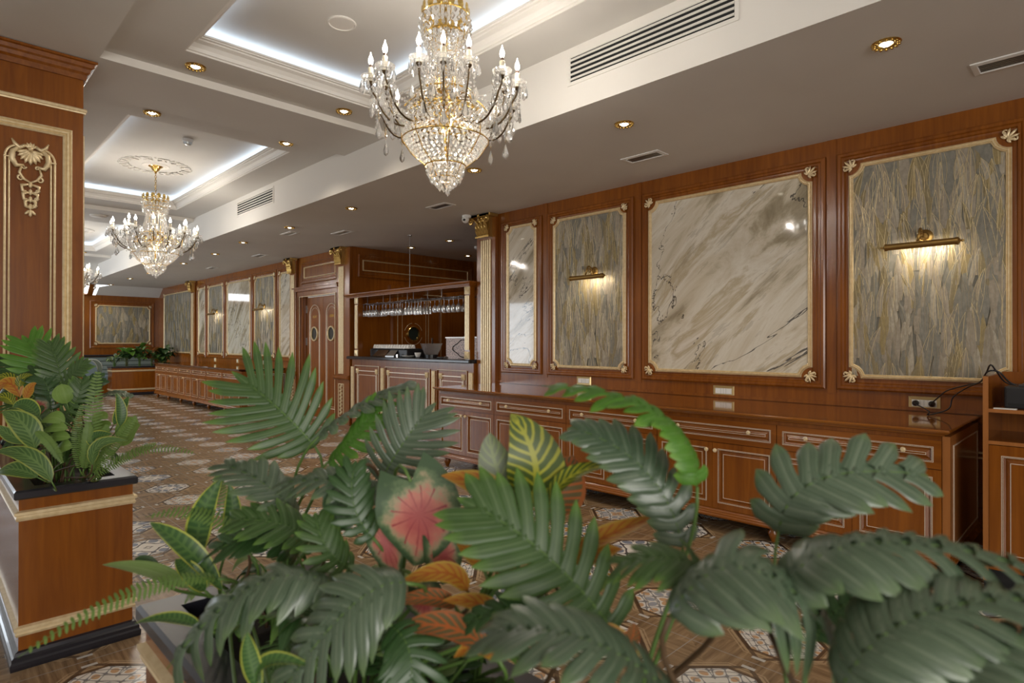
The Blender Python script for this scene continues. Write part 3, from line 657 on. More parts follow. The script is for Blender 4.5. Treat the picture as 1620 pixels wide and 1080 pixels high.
# ================================================================== BAR
t=thing('bar_counter','cherry bar counter with fielded panels and gilt studs','bar counter',(-7.5,5.4,0))
M=WALL(5.17)
g=G(); g.box((-9.03,5.17,.05),(-5.94,5.75,1.135)); g.box((-9.0,5.2,0),(-5.94,5.7,.05)); part('body',g,WOOD,t)
for a,b in ((-9.05,-8.965),(-8.145,-8.06),(-6.83,-6.755),(-6.03,-5.945)):
    g=G(); g.mbox(M,a,.22,b,1.012,0,.012)
    for k in range(3): g.mbox(M,a+.008+k*.026,.22,a+.024+k*.026,1.012,.012,.02)
    part('gilt_pilaster_strip',g,GOLD,t,bevel=.003)
for a,b in ((-8.93,-8.19),(-8.02,-6.87),(-6.71,-6.06)):
    g=G(); g.sweep(M,rect(a,.27,b,1.035),[(0,0),(0,.014),(.008,.018),(.012,.010)],mats=[0,1,0]); 
    g.sweep(M,rect(a+.075,.345,b-.075,.955),[(0,0),(0,.012),(.010,.012),(.012,0)],mats=[1,1,1]); g.sweep(M,rect(a+.105,.415,b-.105,.885),[(0,0),(0,.006),(.006,.006),(.006,0)],mats=[1,1,1]); part('panel_moulding',g,[WOOD,SILVERLINE],t)
    for u in (a+.08,b-.08):
        for v in (.355,.945):
            g=G(); P=[M(u-.035,v-.038,.0),M(u+.035,v-.038,.0),M(u+.035,v+.038,.0),M(u-.035,v+.038,.0)]
            Q=[M(u-.035,v-.038,.016),M(u+.035,v-.038,.016),M(u+.035,v+.038,.016),M(u-.035,v+.038,.016),M(u,v,.032)]
            g.add(P+Q,[(0,1,5,4),(1,2,6,5),(2,3,7,6),(3,0,4,7),(4,5,8),(5,6,8),(6,7,8),(7,4,8)]); part('gilt_stud',g,GOLD,t)
g=G(); g.mbox(M,-9.03,.165,-5.95,.18,0,.012); part('plinth_line',g,SILVERLINE,t)
g=G(); g.sweep(HOR,[(-9.06,5.08),(-5.94,5.08),(-5.94,5.8),(-9.06,5.8)],[(.012,1.135),(.0,1.145),(0,1.172),(.012,1.184)],fill=0,fill0=0); tag(g.build('granite_bar_top',GRAN),'black granite slab on top of the bar counter','bar top')
# canopy over the bar
t=thing('bar_canopy','moulded cherry bar canopy on gilt posts, hung from the ceiling by a rod','bar canopy',(-7.5,5.3,1.184))
g=G(); g.sweep(HOR,[(-9.18,5.10),(-5.95,5.10),(-5.95,5.62),(-9.18,5.62)],[(.03,2.148),(.03,2.16),(.015,2.165),(.012,2.18),(0,2.186),(-.01,2.205),(-.01,2.215)],fill=0,fill0=0); part('cornice_board',g,WOODH,t)
for x in (-8.855,-6.04):
    g=G(); g.box((x-.045,5.15,1.184),(x+.045,5.235,2.148)); part('post',g,WOOD,t)
    g=G()
    for z in (1.19,2.045):
        MM=WALL(5.15); u,v=x,z+.05; P=[MM(u-.05,v-.05,-.0),MM(u+.05,v-.05,0),MM(u+.05,v+.05,0),MM(u-.05,v+.05,0)]; Q=[MM(u-.05,v-.05,.014),MM(u+.05,v-.05,.014),MM(u+.05,v+.05,.014),MM(u-.05,v+.05,.014),MM(u,v,.03)]
        g.add(P+Q,[(0,1,5,4),(1,2,6,5),(2,3,7,6),(3,0,4,7),(4,5,8),(5,6,8),(6,7,8),(7,4,8)])
    for k in range(3): g.mbox(WALL(5.15),x-.042+k*.03,1.31,x-.024+k*.03,2.03,0,.012)
    part('gilt_post_face',g,GOLD,t)
g=G(); g.tube([(-7.62,5.34,2.21),(-7.62,5.34,3.05)],.006,6); part('hanging_rod',g,STEEL,t)
g=G(); g.lathe([(.03,3.05),(.03,3.035),(.01,3.03)],(-7.62,5.34,0),12); part('ceiling_rose',g,STEEL,t)
# stemware racks
GLS=[]
def stem_profile(kind):
    if kind=='wine': return [(.033,0),(.033,.002),(.006,.006),(.0035,.012),(.0035,.085),(.008,.092),(.026,.11),(.036,.135),(.037,.155),(.031,.2),(.030,.2),(.035,.155),(.034,.136),(.024,.112),(.004,.094)]
    return [(.030,0),(.030,.002),(.006,.006),(.0035,.012),(.0035,.075),(.010,.09),(.022,.13),(.025,.16),(.023,.215),(.022,.215),(.024,.16),(.020,.13),(.004,.09)]
protos={}
def glass(kind,x,y,z,label,grp):
    if kind not in protos:
        g=G(); pr=stem_profile(kind); g.lathe([(r,-h) for r,h in pr],(0,0,0),12); o=g.build('wine_glass' if kind=='wine' else 'champagne_flute',GLASS,smooth='auto'); protos[kind]=o
    else: o=protos[kind].copy(); COL.objects.link(o)
    o.location=(x,y,z); return tag(o,label,'glass',grp)
racks=[(-8.98,-8.40,'wine','leftmost',6),(-8.30,-7.72,'wine','second',6),(-7.66,-7.20,'flute','third',6),(-6.96,-6.32,'wine','rightmost',6)]
for xa,xb,kind,nm,n in racks:
    zr=2.045 if kind=='wine' else 2.055
    t=thing('stemware_rack','%s chrome stemware rack under the bar canopy'%nm,'glass rack',((xa+xb)/2,5.4,zr))
    g=G()
    for j in range(4):
        y=5.24+j*.1; g.tube([(xa-.05,y,zr),(xb+.05,y,zr)],.004,5); g.tube([(xa-.05,y+.03,zr),(xb+.05,y+.03,zr)],.004,5)
    for x in (xa-.04,(xa+xb)/2,xb+.04): g.tube([(x,5.22,zr+.006),(x,5.6,zr+.006)],.004,5)
    part('wire_frame',g,CHROME,t)
    for x in (xa+.05,xb-.05): g=G(); g.tube([(x,5.4,zr),(x,5.4,2.15)],.005,6); part('hanger',g,STEEL,t)
    for i in range(n):
        for j in range(2):
            x=xa+(xb-xa)*(i+.5)/n+R.uniform(-.006,.006)
            glass(kind,x+j*.02,5.27+j*.16,zr-.004,'upside down %s hanging in the %s rack over the bar'%('wine glass' if kind=='wine' else 'champagne flute',nm),'glasses in the %s rack'%nm)
# espresso machine
t=thing('espresso_machine','low black and steel espresso machine on the granite bar top','coffee machine',(-8.25,5.5,1.184))
g=G(); g.box((-8.78,5.36,1.184),(-7.72,5.72,1.30)); g.box((-8.72,5.34,1.30),(-7.76,5.72,1.316)); part('body',g,RUBBER,t,bevel=.01)
MM=WALL(5.36)
g=G(); g.add([MM(-8.62,1.19,.06),MM(-8.25,1.19,.06),MM(-8.2,1.295,.002),MM(-8.52,1.295,.002)],[(0,1,2,3)]); g.add([MM(-8.62,1.185,0),MM(-8.62,1.19,.06),MM(-8.25,1.19,.06),MM(-8.25,1.185,0)],[(0,1,2,3)]); part('front_shield',g,mat('bronze_panel',(.12,.07,.04),.25,.6),t)
g=G(); g.box((-8.22,5.29,1.186),(-7.98,5.36,1.20)); g.add([MM(-8.22,1.2,.07),MM(-7.98,1.2,.07),MM(-7.96,1.295,.003),MM(-8.14,1.295,.003)],[(0,1,2,3)]); part('steel_front',g,STEEL,t)
g=G(); g.lathe([(.02,0),(.02,.04),(.014,.045)],(-7.9,5.3,1.186),12); part('tamper',g,CHROME,t)
def cup(x,y,z,r,h,label,grp=None,handle=True,down=False):
    t=thing('coffee_cup',label,'cup',(x,y,z),grp); g=G(); pr=[(r*.55,0),(r*.6,.004),(r*.9,h*.55),(r,h),(r*.94,h),(r*.84,h*.55),(r*.5,.008),(0,.008)]
    if down: pr=[(a,h-b) for a,b in pr]
    g.lathe(pr,(x,y,z),14); part('bowl',g,CERAM,t,smooth='auto')
    if handle: g=G(); g.tube([(x+r*.85*math.cos(-.6),y+r*.85*math.sin(-.6),z+h*.75),(x+r*1.5*math.cos(-.6),y+r*1.5*math.sin(-.6),z+h*.6),(x+r*.7*math.cos(-.6),y+r*.7*math.sin(-.6),z+h*.3)],.004,5); part('handle',g,CERAM,t)
    return t
k=0; c0=None
for i in range(14):
    for j in range(2):
        x=-8.72+i*.0735; y=5.42+j*.09
        if c0 is None: c0=cup(x,y,1.3165,.034,.06,'white cup upside down on top of the espresso machine','cups stacked on the espresso machine',down=True)
        else: c=copy_tree(c0); c.location=(x,y,1.3165)
cup(-7.44,5.36,1.192,.05,.066,'single white coffee cup standing beside the espresso machine')
g=G(); g.lathe([(.04,0),(.085,.012),(.1,.02),(.1,.023),(.08,.016),(0,.008)],(-7.66,5.34,1.1845),20); tag(g.build('saucer',CERAM,smooth='auto',loc=(-7.66,5.34,1.1845)),'white saucer on the granite between machine and cup','saucer')
t=thing('plastic_basket','smoky violet plastic basket behind the white coffee cup','basket',(-7.42,5.55,1.184))
g=G(); g.lathe([(.10,.04),(.13,.10),(.165,.2),(.175,.212),(.165,.205),(.12,.10),(.09,.05),(0,.05)],(-7.42,5.6,1.184),20); part('bowl',g,AMBERG,t,smooth='auto')
g=G(); g.lathe([(.1,0),(.1,.04)],(-7.42,5.6,1.184),16); part('foot',g,RUBBER,t)
# mosaic sink block
MOS=mat('pebble_mosaic',(.4,.25,.18),.35); s=N(MOS)
vt=s.n('ShaderNodeTexVoronoi'); s.link(s.mapv(s.pos(),(75,75,75)),vt.inputs['Vector']); vt.inputs['Scale'].default_value=1
s.link(s.ramp(vt.outputs['Distance'],[(.35,(.46,.30,.22)),(.6,(.25,.13,.09)),(.75,(.06,.04,.03))]),s.b.inputs['Base Color'])
t=thing('mosaic_sink_block','brown mosaic sink block with chrome tap on the bar, by the right post','sink',(-6.5,5.6,1.184))
g=G(); g.box((-6.83,5.42,1.184),(-6.15,5.74,1.47)); part('mosaic_body',g,MOS,t)
g=G(); g.box((-6.84,5.41,1.47),(-6.14,5.75,1.49)); part('stone_rim',g,CERAM,t,bevel=.003)
g=G(); MM=WALL(5.42)
for rx,rz in ((.2,.105),(.21,.112)): g.tube([MM(-6.45+rx*math.cos(a)*(1+.12*math.cos(4*a)),1.325+rz*math.sin(a)*(1+.12*math.cos(4*a)),.002) for a in [i*PI/20 for i in range(41)]],.003,4)
part('ornament_outline',g,DARK,t)
g=G(); g.lathe([(.07,0),(.075,.008),(.06,.014),(0,.014)],(-6.45,5.52,1.49),16); part('basin_ring',g,STEEL,t)
g=G(); g.tube([(-6.4,5.58,1.49),(-6.4,5.58,1.60),(-6.4,5.57,1.61),(-6.4,5.44,1.61),(-6.4,5.43,1.59)],.007,8); g.tube([(-6.34,5.6,1.6),(-6.28,5.6,1.6)],.005,6); part('tap',g,CHROME,t,smooth='auto')
t=thing('portafilter','black portafilter with chrome head lying on the granite','portafilter',(-6.6,5.2,1.19))
g=G(); g.tube([(-6.75,5.2,1.195),(-6.6,5.2,1.2)],[.014,.01],8); part('handle',g,RUBBER,t); g=G(); g.lathe([(.03,0),(.034,.02),(.02,.034),(0,.036)],(-6.56,5.2,1.186),14); part('head',g,CHROME,t,smooth='auto')
# ================================================================== CEILING FITTINGS
def downlight(x,y,z,label,first=[None]):
    if first[0] is None:
        t=thing('recessed_downlight',label,'ceiling light',(x,y,z)); g=G()
        g.lathe([(.033,.0),(.036,-.006),(.048,-.010),(.066,-.009),(.074,-.002),(.074,0)],(x,y,z),20); part('gilt_trim_ring',g,BRASS,t,smooth='auto')
        g=G()
        for i in range(14):
            a=2*PI*i/14; g.ell((x+.061*math.cos(a),y+.061*math.sin(a),z-.011),((.011*math.cos(a),.011*math.sin(a),0),(-.009*math.sin(a),.009*math.cos(a),0),(0,0,.007)),0,6,4)
        part('floral_beading',g,BRASS,t,smooth=True)
        g=G(); g.lathe([(.033,-.002),(.02,-.012),(0,-.014)],(x,y,z),14); part('lamp',g,LAMP,t,smooth=True); first[0]=t
    else:
        t=copy_tree(first[0]); t.location=(x,y,z); t['label']=label
    light('SPOT','downlight_beam',(x,y,z-.03),DLW if y<5.3 else 9,(1,.86,.68),.03,(0,0,0),spot=2.3)
    return t
DLW=26
for x,y,l in ((-.898,3.78,'gilt recessed downlight nearest the camera, above the right relief panel'),(-2.614,3.77,'gilt recessed downlight in front of the widest marble panel'),(-4.315,3.76,'gilt recessed downlight seen just under the near chandelier'),(-6.595,3.76,'gilt recessed downlight in the low ceiling before the bar'),(-8.309,3.76,'gilt recessed downlight in the low ceiling before the double door'),(-10.08,3.78,'gilt recessed downlight in the low ceiling just past the double door'),
 (-11.75,3.9,'gilt recessed downlight just right of the middle chandelier tip'),(-13.6,3.9,'gilt recessed downlight just left of the middle chandelier tip'),(-16.13,3.9,'small gilt recessed downlight in the far low ceiling, nearer of the two by the crossbeam'),(-17.77,3.85,'small gilt recessed downlight far off, next to the skylight'),(-20.05,3.87,'farthest gilt recessed downlight at the edge of the sloping ceiling'),
 (-8.568,6.03,'downlight over the bar seen just right of the hanging rod'),(-7.551,6.06,'downlight over the bar in the middle of the bay ceiling'),(-8.613,7.35,'downlight deep in the bar bay near the back wall')):
    downlight(x,y,3.05,l)
for x,y,l in ((-4.92,1.49,'gilt downlight on the coffer ring, above left between the two tray ceilings'),(-4.92,2.73,'gilt downlight on the coffer ring beside the near chandelier'),(-6.19,1.51,'gilt downlight on the near edge of the middle coffer, left'),(-6.14,2.74,'gilt downlight on the near edge of the middle coffer, right'),(-16.8,2.7,'gilt downlight beyond the farthest tray ceiling')):
    downlight(x,y,ZR,l)
def vent(x0,x1,y0,y1,label):
    t=thing('ceiling_vent',label,'air vent',((x0+x1)/2,(y0+y1)/2,3.05)); g=G(); M=CEIL(3.05)
    g.sweep(M,rect(x0,-y1,x1,-y0),[(0,0),(0,.006),(.03,.010),(.034,.002)]); part('frame',g,WHITE,t)
    g=G(); g.add([M(x,y,.0015) for x,y in rect(x0+.03,-y1+.03,x1-.03,-y0-.03)],[(0,1,2,3)]); part('backing',g,mat('vent_grey',(.12,.12,.12),.6),t)
    g=G(); n=5
    for k in range(n):
        y=y0+.045+(y1-y0-.09)*k/(n-1); g.box((x0+.034,y-.006,3.05-.006),(x1-.034,y+.004,3.05-.002))
    part('louvres',g,STEEL,t)
vent(-3.14,-2.76,4.47,4.65,'white slotted ceiling vent in front of the widest marble panel')
vent(-.62,.1,4.42,4.62,'large slotted ceiling vent cut by the right edge')
vent(-5.93,-5.55,4.38,4.55,'slotted ceiling vent before the bar, under the near chandelier')
vent(-8.36,-7.95,4.42,4.58,'small slotted ceiling vent above the double door area, left of the bar capital')
vent(-8.95,-8.6,3.9,4.05,'small slotted ceiling vent left of the two door capitals')
vent(-14.2,-13.8,4.52,4.68,'farthest slotted ceiling vent over the far sideboards')
vent(-11.6,-11.2,4.5,4.66,'slotted ceiling vent over the near end of the far sideboards')
def grille(x0,x1,label):
    M=WALL(BF); z0,z1=3.225,3.445; t=thing('air_grille',label,'air grille',((x0+x1)/2,BF,(z0+z1)/2)); g=G()
    g.sweep(M,rect(x0,z0,x1,z1),[(0,0),(0,.008),(.022,.010),(.026,.003)]); part('frame',g,CEILW,t)
    g=G(); g.add([M(x,y,.002) for x,y in rect(x0+.024,z0+.024,x1-.024,z1-.024)],[(0,1,2,3)]); part('dark_opening',g,DARK,t)
    g=G(); n=5; H=(z1-z0-.05)
    for k in range(n):
        z=z0+.028+H*(k+.3)/n; g.add([M(x0+.025,z,.010),M(x1-.025,z,.010),M(x1-.025,z+H*.40/n,.004),M(x0+.025,z+H*.40/n,.004)],[(0,1,2,3)]); g.add([M(x0+.025,z,.010),M(x0+.025,z-.003,.004),M(x1-.025,z-.003,.004),M(x1-.025,z,.010)],[(0,1,2,3)])
    part('slats',g,CEILW,t)
grille(-2.76,-1.505,'long white air grille in the beam face nearest the camera')
grille(-9.01,-7.735,'air grille in the beam face right of the middle chandelier')
grille(-15.1,-13.85,'far air grille in the beam face behind the middle chandelier')
def disc(x,y,z,r,label,name,cat,prof):
    g=G(); g.lathe(prof,(x,y,z),28); return tag(g.build(name,CEILW,smooth='auto',loc=(x,y,z)),label,cat)
disc(-3.89,2.14,ZU,.1,'round flat ceiling speaker on the nearest tray ceiling','ceiling_speaker','speaker',[(.1,0),(.1,-.008),(.09,-.012),(.085,-.006),(.0,-.006)])
disc(-11.45,2.04,ZL,.1,'round ceiling speaker on the crossbeam behind the middle chandelier','ceiling_speaker','speaker',[(.115,0),(.115,-.014),(.1,-.024),(0,-.028)])
t=thing('smoke_detector','white smoke detector on the middle tray ceiling','smoke detector',(-7.33,2.14,ZU))
g=G(); g.lathe([(.055,0),(.055,-.025),(.045,-.035)],(-7.33,2.14,ZU),20); part('base',g,WHITE,t,smooth='auto'); g=G(); g.lathe([(.045,-.035),(.04,-.06),(.02,-.07),(0,-.07)],(-7.33,2.14,ZU),20); part('sensor_cap',g,STEEL,t,smooth='auto')
t=thing('dome_camera','white dome security camera on the ceiling left of the near capital','security camera',(-5.93,5.04,3.05))
g=G(); g.lathe([(.06,0),(.06,-.02),(.05,-.035)],(-5.93,5.04,3.05),20); part('base',g,WHITE,t,smooth='auto'); g=G(); g.ell((-5.93,5.02,2.995),((.048,0,0),(0,.048,0),(0,0,.048)),0,14,10); part('dome',g,WHITE,t,smooth=True)
g=G(); g.ell((-5.915,4.985,2.985),((.022,0,0),(0,.016,0),(0,0,.016)),0,10,8); part('lens',g,RUBBER,t,smooth=True)
t=thing('smoke_detector','small white detector on the bay ceiling behind the near pilaster','smoke detector',(-7.71,6.79,3.05)); g=G(); g.lathe([(.05,0),(.05,-.03),(.03,-.045),(0,-.045)],(-7.71,6.79,3.05),16); part('base',g,WHITE,t,smooth='auto'); g=G(); g.lathe([(.028,-.045),(.02,-.06),(0,-.06)],(-7.71,6.79,3.05),12); part('sensor_cap',g,STEEL,t)
# medallions
def medallion(x,y,label,first=[None]):
    if first[0]: o=copy_tree(first[0]); o.location=(x,y,ZU); o['label']=label; return o
    t=thing('ceiling_medallion',label,'ceiling rose',(x,y,ZU)); Mm=Map((x,y,ZU),(1,0,0),(0,-1,0),(0,0,-1)); g=G()
    for i in range(12):
        a=2*PI*i/12
        for s_ in (-1,1):
            P=[Mm(.33*math.cos(a)+s_*0,.33*math.sin(a),.004)]
            for k in range(9):
                b=k/8*4.2; r=.075*(1-.085*k); cx=.37*math.cos(a+s_*.12); cy=.37*math.sin(a+s_*.12); P.append(Mm(cx+r*math.cos(a+s_*b+PI),cy+r*math.sin(a+s_*b+PI),.008))
            g.tube(P,[.011-.0007*k for k in range(len(P))],5)
        petal(g,Mm,.30*math.cos(a+.26),.30*math.sin(a+.26),a+.26,.12,.016,.006)
    part('scroll_ring',g,CEILW,t,smooth=True)
    g=G(); g.lathe([(.16,0),(.15,-.012),(.13,-.006),(.11,-.016),(.09,-.01),(0,-.01)],(x,y,ZU),32); part('centre_boss',g,CEILW,t,smooth='auto'); first[0]=t; return t
medallion(-8.72,2.17,'white plaster scroll medallion above the middle chandelier'); medallion(-2.68,2.12,'white plaster scroll medallion above the nearest chandelier'); medallion(-14.76,2.15,'white plaster scroll medallion above the farthest chandelier')
# skylight in the sloping end of the ceiling
t=tag(bpy.data.objects.new('window_1',None),kind='structure'); COL.objects.link(t); t.location=(-20.5,2.9,2.9)
def SL(y,k,h=0): return Vector((-20.35-.41*k,y,3.05-.275*k))+Vector((.557,0,-.83))*h
g=G(); ys=(2.1,3.62)
def slb(g,y0,y1,k0,k1,h0,h1):
    P=[SL(y,k,h) for h in (h0,h1) for y,k in ((y0,k0),(y1,k0),(y1,k1),(y0,k1))]; g.add(P,[(0,1,2,3),(7,6,5,4),(0,4,5,1),(1,5,6,2),(2,6,7,3),(3,7,4,0)])
slb(g,2.05,3.55,.84,.97,0,.05); slb(g,3.42,3.55,.0,.9,0,.05); slb(g,2.05,3.5,-.08,.02,0,.05); part('window_frame',g,WOODH,t)
g=G(); g.add([SL(2.05,.02,.01),SL(3.44,.02,.01),SL(3.44,.86,.01),SL(2.05,.86,.01)],[(0,1,2,3)]); part('pane',g,SKYL,t)
g=G(); g.add([SL(3.58,-.1,.012),SL(3.95,-.08,.012),SL(3.66,.2,.012),SL(3.64,.97,.012),SL(3.56,.97,.012)],[(0,1,2,3,4)]); part('reveal',g,emit('glowing_reveal',(.9,.95,1),1.6),t)  # reveal emits by itself; the daylight on it is put into its material
# ================================================================== CHANDELIERS
def drop(L,w,n=6):
    g=G(); g.lathe([(0,0),(w*.22,-L*.12),(w*.6,-L*.38),(w,-L*.66),(w*.8,-L*.84),(0,-L)],(0,0,0),n)
    g.v=[(x,y*.55,z) for x,y,z in g.v]
    me=g.build('crystal_drop',CRYS); return me
def chandelier(cx,cy,label):
    t=thing('crystal_chandelier',label,'chandelier',(cx,cy,ZU)); C0=Vector((cx,cy,0))
    def L(name,g,m,**k): return part(name,g,m,t,**k)
    g=G(); g.lathe([(.075,ZU),(.075,ZU-.012),(.05,ZU-.03),(.035,ZU-.06),(.015,ZU-.08),(.01,ZU-.1)],C0,18); L('canopy',g,BRASS,smooth='auto')
    g=G(); z=ZU-.1; k=0
    while z>3.27:
        a=(k%2)*PI/2; g.tube([(cx+.010*math.cos(a)*math.cos(b),cy+.010*math.sin(a)*math.cos(b),z-.014+.019*math.sin(b)) for b in [i*PI/4 for i in range(9)]],.0028,4); z-=.028; k+=1
    g.tube([(cx,cy,3.29),(cx,cy,2.45)],.009,8); L('chain',g,BRASS,smooth=True)
    # frame hoops
    g=gg=G()
    def hoop(z,r,w=.005): (crown if z>3.12 else gg).tube([(cx+r*math.cos(a),cy+r*math.sin(a),z) for a in [i*PI/16 for i in range(33)]],w,5)
    g2=g; g=G(); crown=g
    for z,r,w in ((3.25,.132,.006),(3.145,.105,.006)): hoop(z,r,w)
    for i in range(14):
        a=2*PI*i/14; g.ell((cx+.132*math.cos(a),cy+.132*math.sin(a),3.275),((.022*math.sin(a),-.022*math.cos(a),0),(.006*math.cos(a),.006*math.sin(a),0),(0,0,.032)),0,6,4)
        g.tube([(cx+.115*math.cos(a),cy+.115*math.sin(a),3.145),(cx+.132*math.cos(a),cy+.132*math.sin(a),3.25)],.003,4)
    L('crown',g,BRASS,smooth='auto'); g=g2
    for z,r,w in ((3.10,.09,.004),(2.80,.165,.005),(2.70,.20,.007),(2.665,.235,.006),(2.54,.245,.004),(2.40,.115,.004),(2.33,.075,.003)): hoop(z,r,w)
    for i in range(8):
        a=2*PI*i/8+.2; g.tube([(cx+r*math.cos(a),cy+r*math.sin(a),z) for z,r in ((2.70,.20),(2.665,.235),(2.60,.247),(2.54,.245),(2.46,.19),(2.40,.115),(2.33,.075))],.0028,4); g.tube([(cx+.03*math.cos(a),cy+.03*math.sin(a),2.80),(cx+.165*math.cos(a),cy+.165*math.sin(a),2.80),(cx+.20*math.cos(a),cy+.20*math.sin(a),2.70)],.0028,4); g.tube([(cx+.05*math.cos(a),cy+.05*math.sin(a),2.83),(cx+.06*math.cos(a),cy+.06*math.sin(a),2.98),(cx+.09*math.cos(a),cy+.09*math.sin(a),3.10)],.0028,4)
    g.lathe([(.03,2.60),(.05,2.64),(.075,2.66),(.07,2.70),(.035,2.74),(.03,2.80),(.05,2.83),(.02,2.86)],C0,16)
    for i in range(10):
        a=2*PI*i/10; P=[]
        for k in range(9):
            b=k/8; P.append((cx+(.05+.19*b)*math.cos(a),cy+(.05+.19*b)*math.sin(a),2.70+.075*math.sin(b*PI)))
        g.tube(P,[.006-.0003*k for k in range(9)],5)
    L('brass_frame',g,BRASS,smooth='auto')
    # bead nets
    g=G(); n=26
    for i in range(n):
        a=2*PI*i/n
        for k in range(22):
            s_=k/21; r=.092+.015*s_+.075*s_**2.6; z=3.135-.40*s_; g.octa((cx+r*math.cos(a),cy+r*math.sin(a),z),.0085,.0095,0,4,a)
    for i in range(18):
        a=2*PI*i/18+.1
        for k in range(16):
            s_=k/15; r=.07+.02*s_; z=3.1-.3*s_; g.octa((cx+r*math.cos(a),cy+r*math.sin(a),z),.008,.009,0,4,a)
    tag(L('neck_bead_curtain',g,BEAD),kind='stuff')
    g=G()
    for i in range(24):
        a=2*PI*i/24
        for z,r,q in ((3.225,.137,.012),(3.185,.14,.015),(3.15,.137,.012),(3.115,.125,.011),(3.085,.118,.013)): g.octa((cx+r*math.cos(a+z*3),cy+r*math.sin(a+z*3),z),q,q*1.35,0,6,a)
    tag(L('crown_bead_curtain',g,BEAD),kind='stuff')
    g=G()
    for row in range(17):
        s_=row/16; z=2.655-.255*s_; r=.25*(1-.74*s_**2.4)**.75; n=int(r*215)
        for i in range(n):
            a=2*PI*i/n+row*.07; g.octa((cx+r*math.cos(a),cy+r*math.sin(a),z),.0105,.0115,0,5,a)
    for row in range(9):
        s_=row/8; r=.105-.018*s_-.055*s_**3; z=2.395-.11*s_; n=max(5,int(r*190))
        for i in range(n):
            a=2*PI*i/n+row; g.octa((cx+r*math.cos(a),cy+r*math.sin(a),z-(row%3)*.006),.0105,.015,0,5,a)
    for z,r,n in ((2.69,.215,30),(2.72,.205,30),(2.75,.18,26),(2.78,.17,24)):
        for i in range(n): a=2*PI*i/n; g.octa((cx+r*math.cos(a),cy+r*math.sin(a),z),.010,.013,0,5,a)
    tag(L('bowl_bead_net',g,BEAD),kind='stuff')
    # prism fringe round the bowl rim
    g=G()
    for i in range(44):
        a=2*PI*i/44; c=(cx+.25*math.cos(a),cy+.25*math.sin(a),2.625); g.octa(c,.007,.034,0,4,a)
    tag(L('prism_fringe',g,CRYS),kind='stuff')
    dm=drop(.064,.0145); dmesh=dm.data; bpy.data.objects.remove(dm)
    dl=drop(.092,.0205,6); dlm=dl.data; bpy.data.objects.remove(dl)
    def put(me,parent,v,s_=1,rz=0):
        o=bpy.data.objects.new('crystal_drop',me); COL.objects.link(o); o.parent=parent; o.location=v; o.scale=(s_,s_,s_); o.rotation_euler=(0,0,rz); return o
    W0=Vector(t.location)
    q=random.Random(5)
    for z,r,n,big in ((2.40,.105,10,0),(2.335,.06,6,0),(2.30,.02,1,1)):
        for i in range(n):
            a=2*PI*i/n; put(dlm if big else dmesh,t,Vector((cx+r*math.cos(a),cy+r*math.sin(a),z+.0))-W0,.8,a+PI/2)
    proto=None
    for i in range(16):
        outer=i%8 not in (2,5,7); Rr=.425 if outer else .335; zt=2.785 if outer else 2.83; a=2*PI*i/16+.09; d=Vector((math.cos(a),math.sin(a),0)); sd=Vector((-d.y,d.x,0))
        P=[]
        for k in range(13):
            s_=k/12; r=.06+(Rr-.06)*math.sin(s_*PI/2)**.9; z=2.665-.085*math.sin(min(1,s_*1.35)*PI)*(1 if outer else .8)+(zt-2.665)*s_**2.6; P.append(C0+d*r+Vector((0,0,z)))
        g=G(); g.tube(P,[.0062-.0001*k for k in range(13)],6); tip=P[-1]
        g.lathe([(.006,-.01),(.016,.002),(.018,.008),(0,.01)],tip,10)
        sc_=[C0+d*(.10+.1*math.sin(b))+Vector((0,0,2.70-.03*math.cos(b)+.035*b/3)) for b in [k*.5 for k in range(8)]]; g.tube(sc_,.0035,4)
        arm=L('arm',g,ARMB,smooth=True)
        g=G(); g.lathe([(.014,.008),(.034,.012),(.050,.026),(.053,.036),(.049,.032),(.033,.018),(.012,.014)],tip,14); b=part('glass_bobeche',g,CRYS,arm)
        g=G(); g.lathe([(.0135,.012),(.0135,.068),(.0145,.070),(.0145,.08),(.012,.084)],tip,12); part('candle_sleeve',g,IVORY,arm,smooth='auto')
        g=G(); g.lathe([(.009,.084),(.009,.10)],tip,10); part('lamp_cap',g,mat('brown_lamp_cap',(.1,.05,.03),.4) if 'brown_lamp_cap' not in bpy.data.materials else bpy.data.materials['brown_lamp_cap'],arm)
        g=G(); g.lathe([(.007,.10),(.0125,.114),(.0135,.124),(.010,.138),(.004,.152),(.0015,.166),(0,.168)],tip,10); part('bulb',g,BULB,arm,smooth=True)
        hang=[(0,1,1.15),(1.05,.8,1),(-1.05,.8,1),(2.1,.5,1),(-2.1,.5,1),(3.14,.5,1)]
        for da,rr,s_ in hang:
            v=tip+d*(.05*math.cos(da))+sd*(.05*math.sin(da))+Vector((0,0,.012))
            put(dmesh,arm,v-W0,s_,a+q.random()*3)
        g=G()
        for da in (0,1.05,2.1,-1.05,-2.1,3.14):
            for k in range(4): g.octa(tip+d*(.046*math.cos(da+.5))+sd*(.046*math.sin(da+.5))+Vector((0,0,.012-.014*k)),.007,.0085,0,5,da)
        for j in range(3):   # lower swags of faceted beads under the dish
            for k in range(12):
                s_=k/11; rr_=.2+.07*j; p=tip*(1-s_)+(C0+d*(rr_-.05)+sd*(.05*(j-1))+Vector((0,0,2.60+.03*j)))*s_; g.octa(p-Vector((0,0,(.10-.03*j)*math.sin(s_*PI))),.0075,.0095,0,5,k)
        for k in range(7): g.octa(tip-d*.045-Vector((0,0,.03+.024*k)),.008,.012,0,6,k)
        for k in range(5): g.octa(tip+sd*.03-Vector((0,0,.03+.022*k)),.0085,.011,0,6,k)
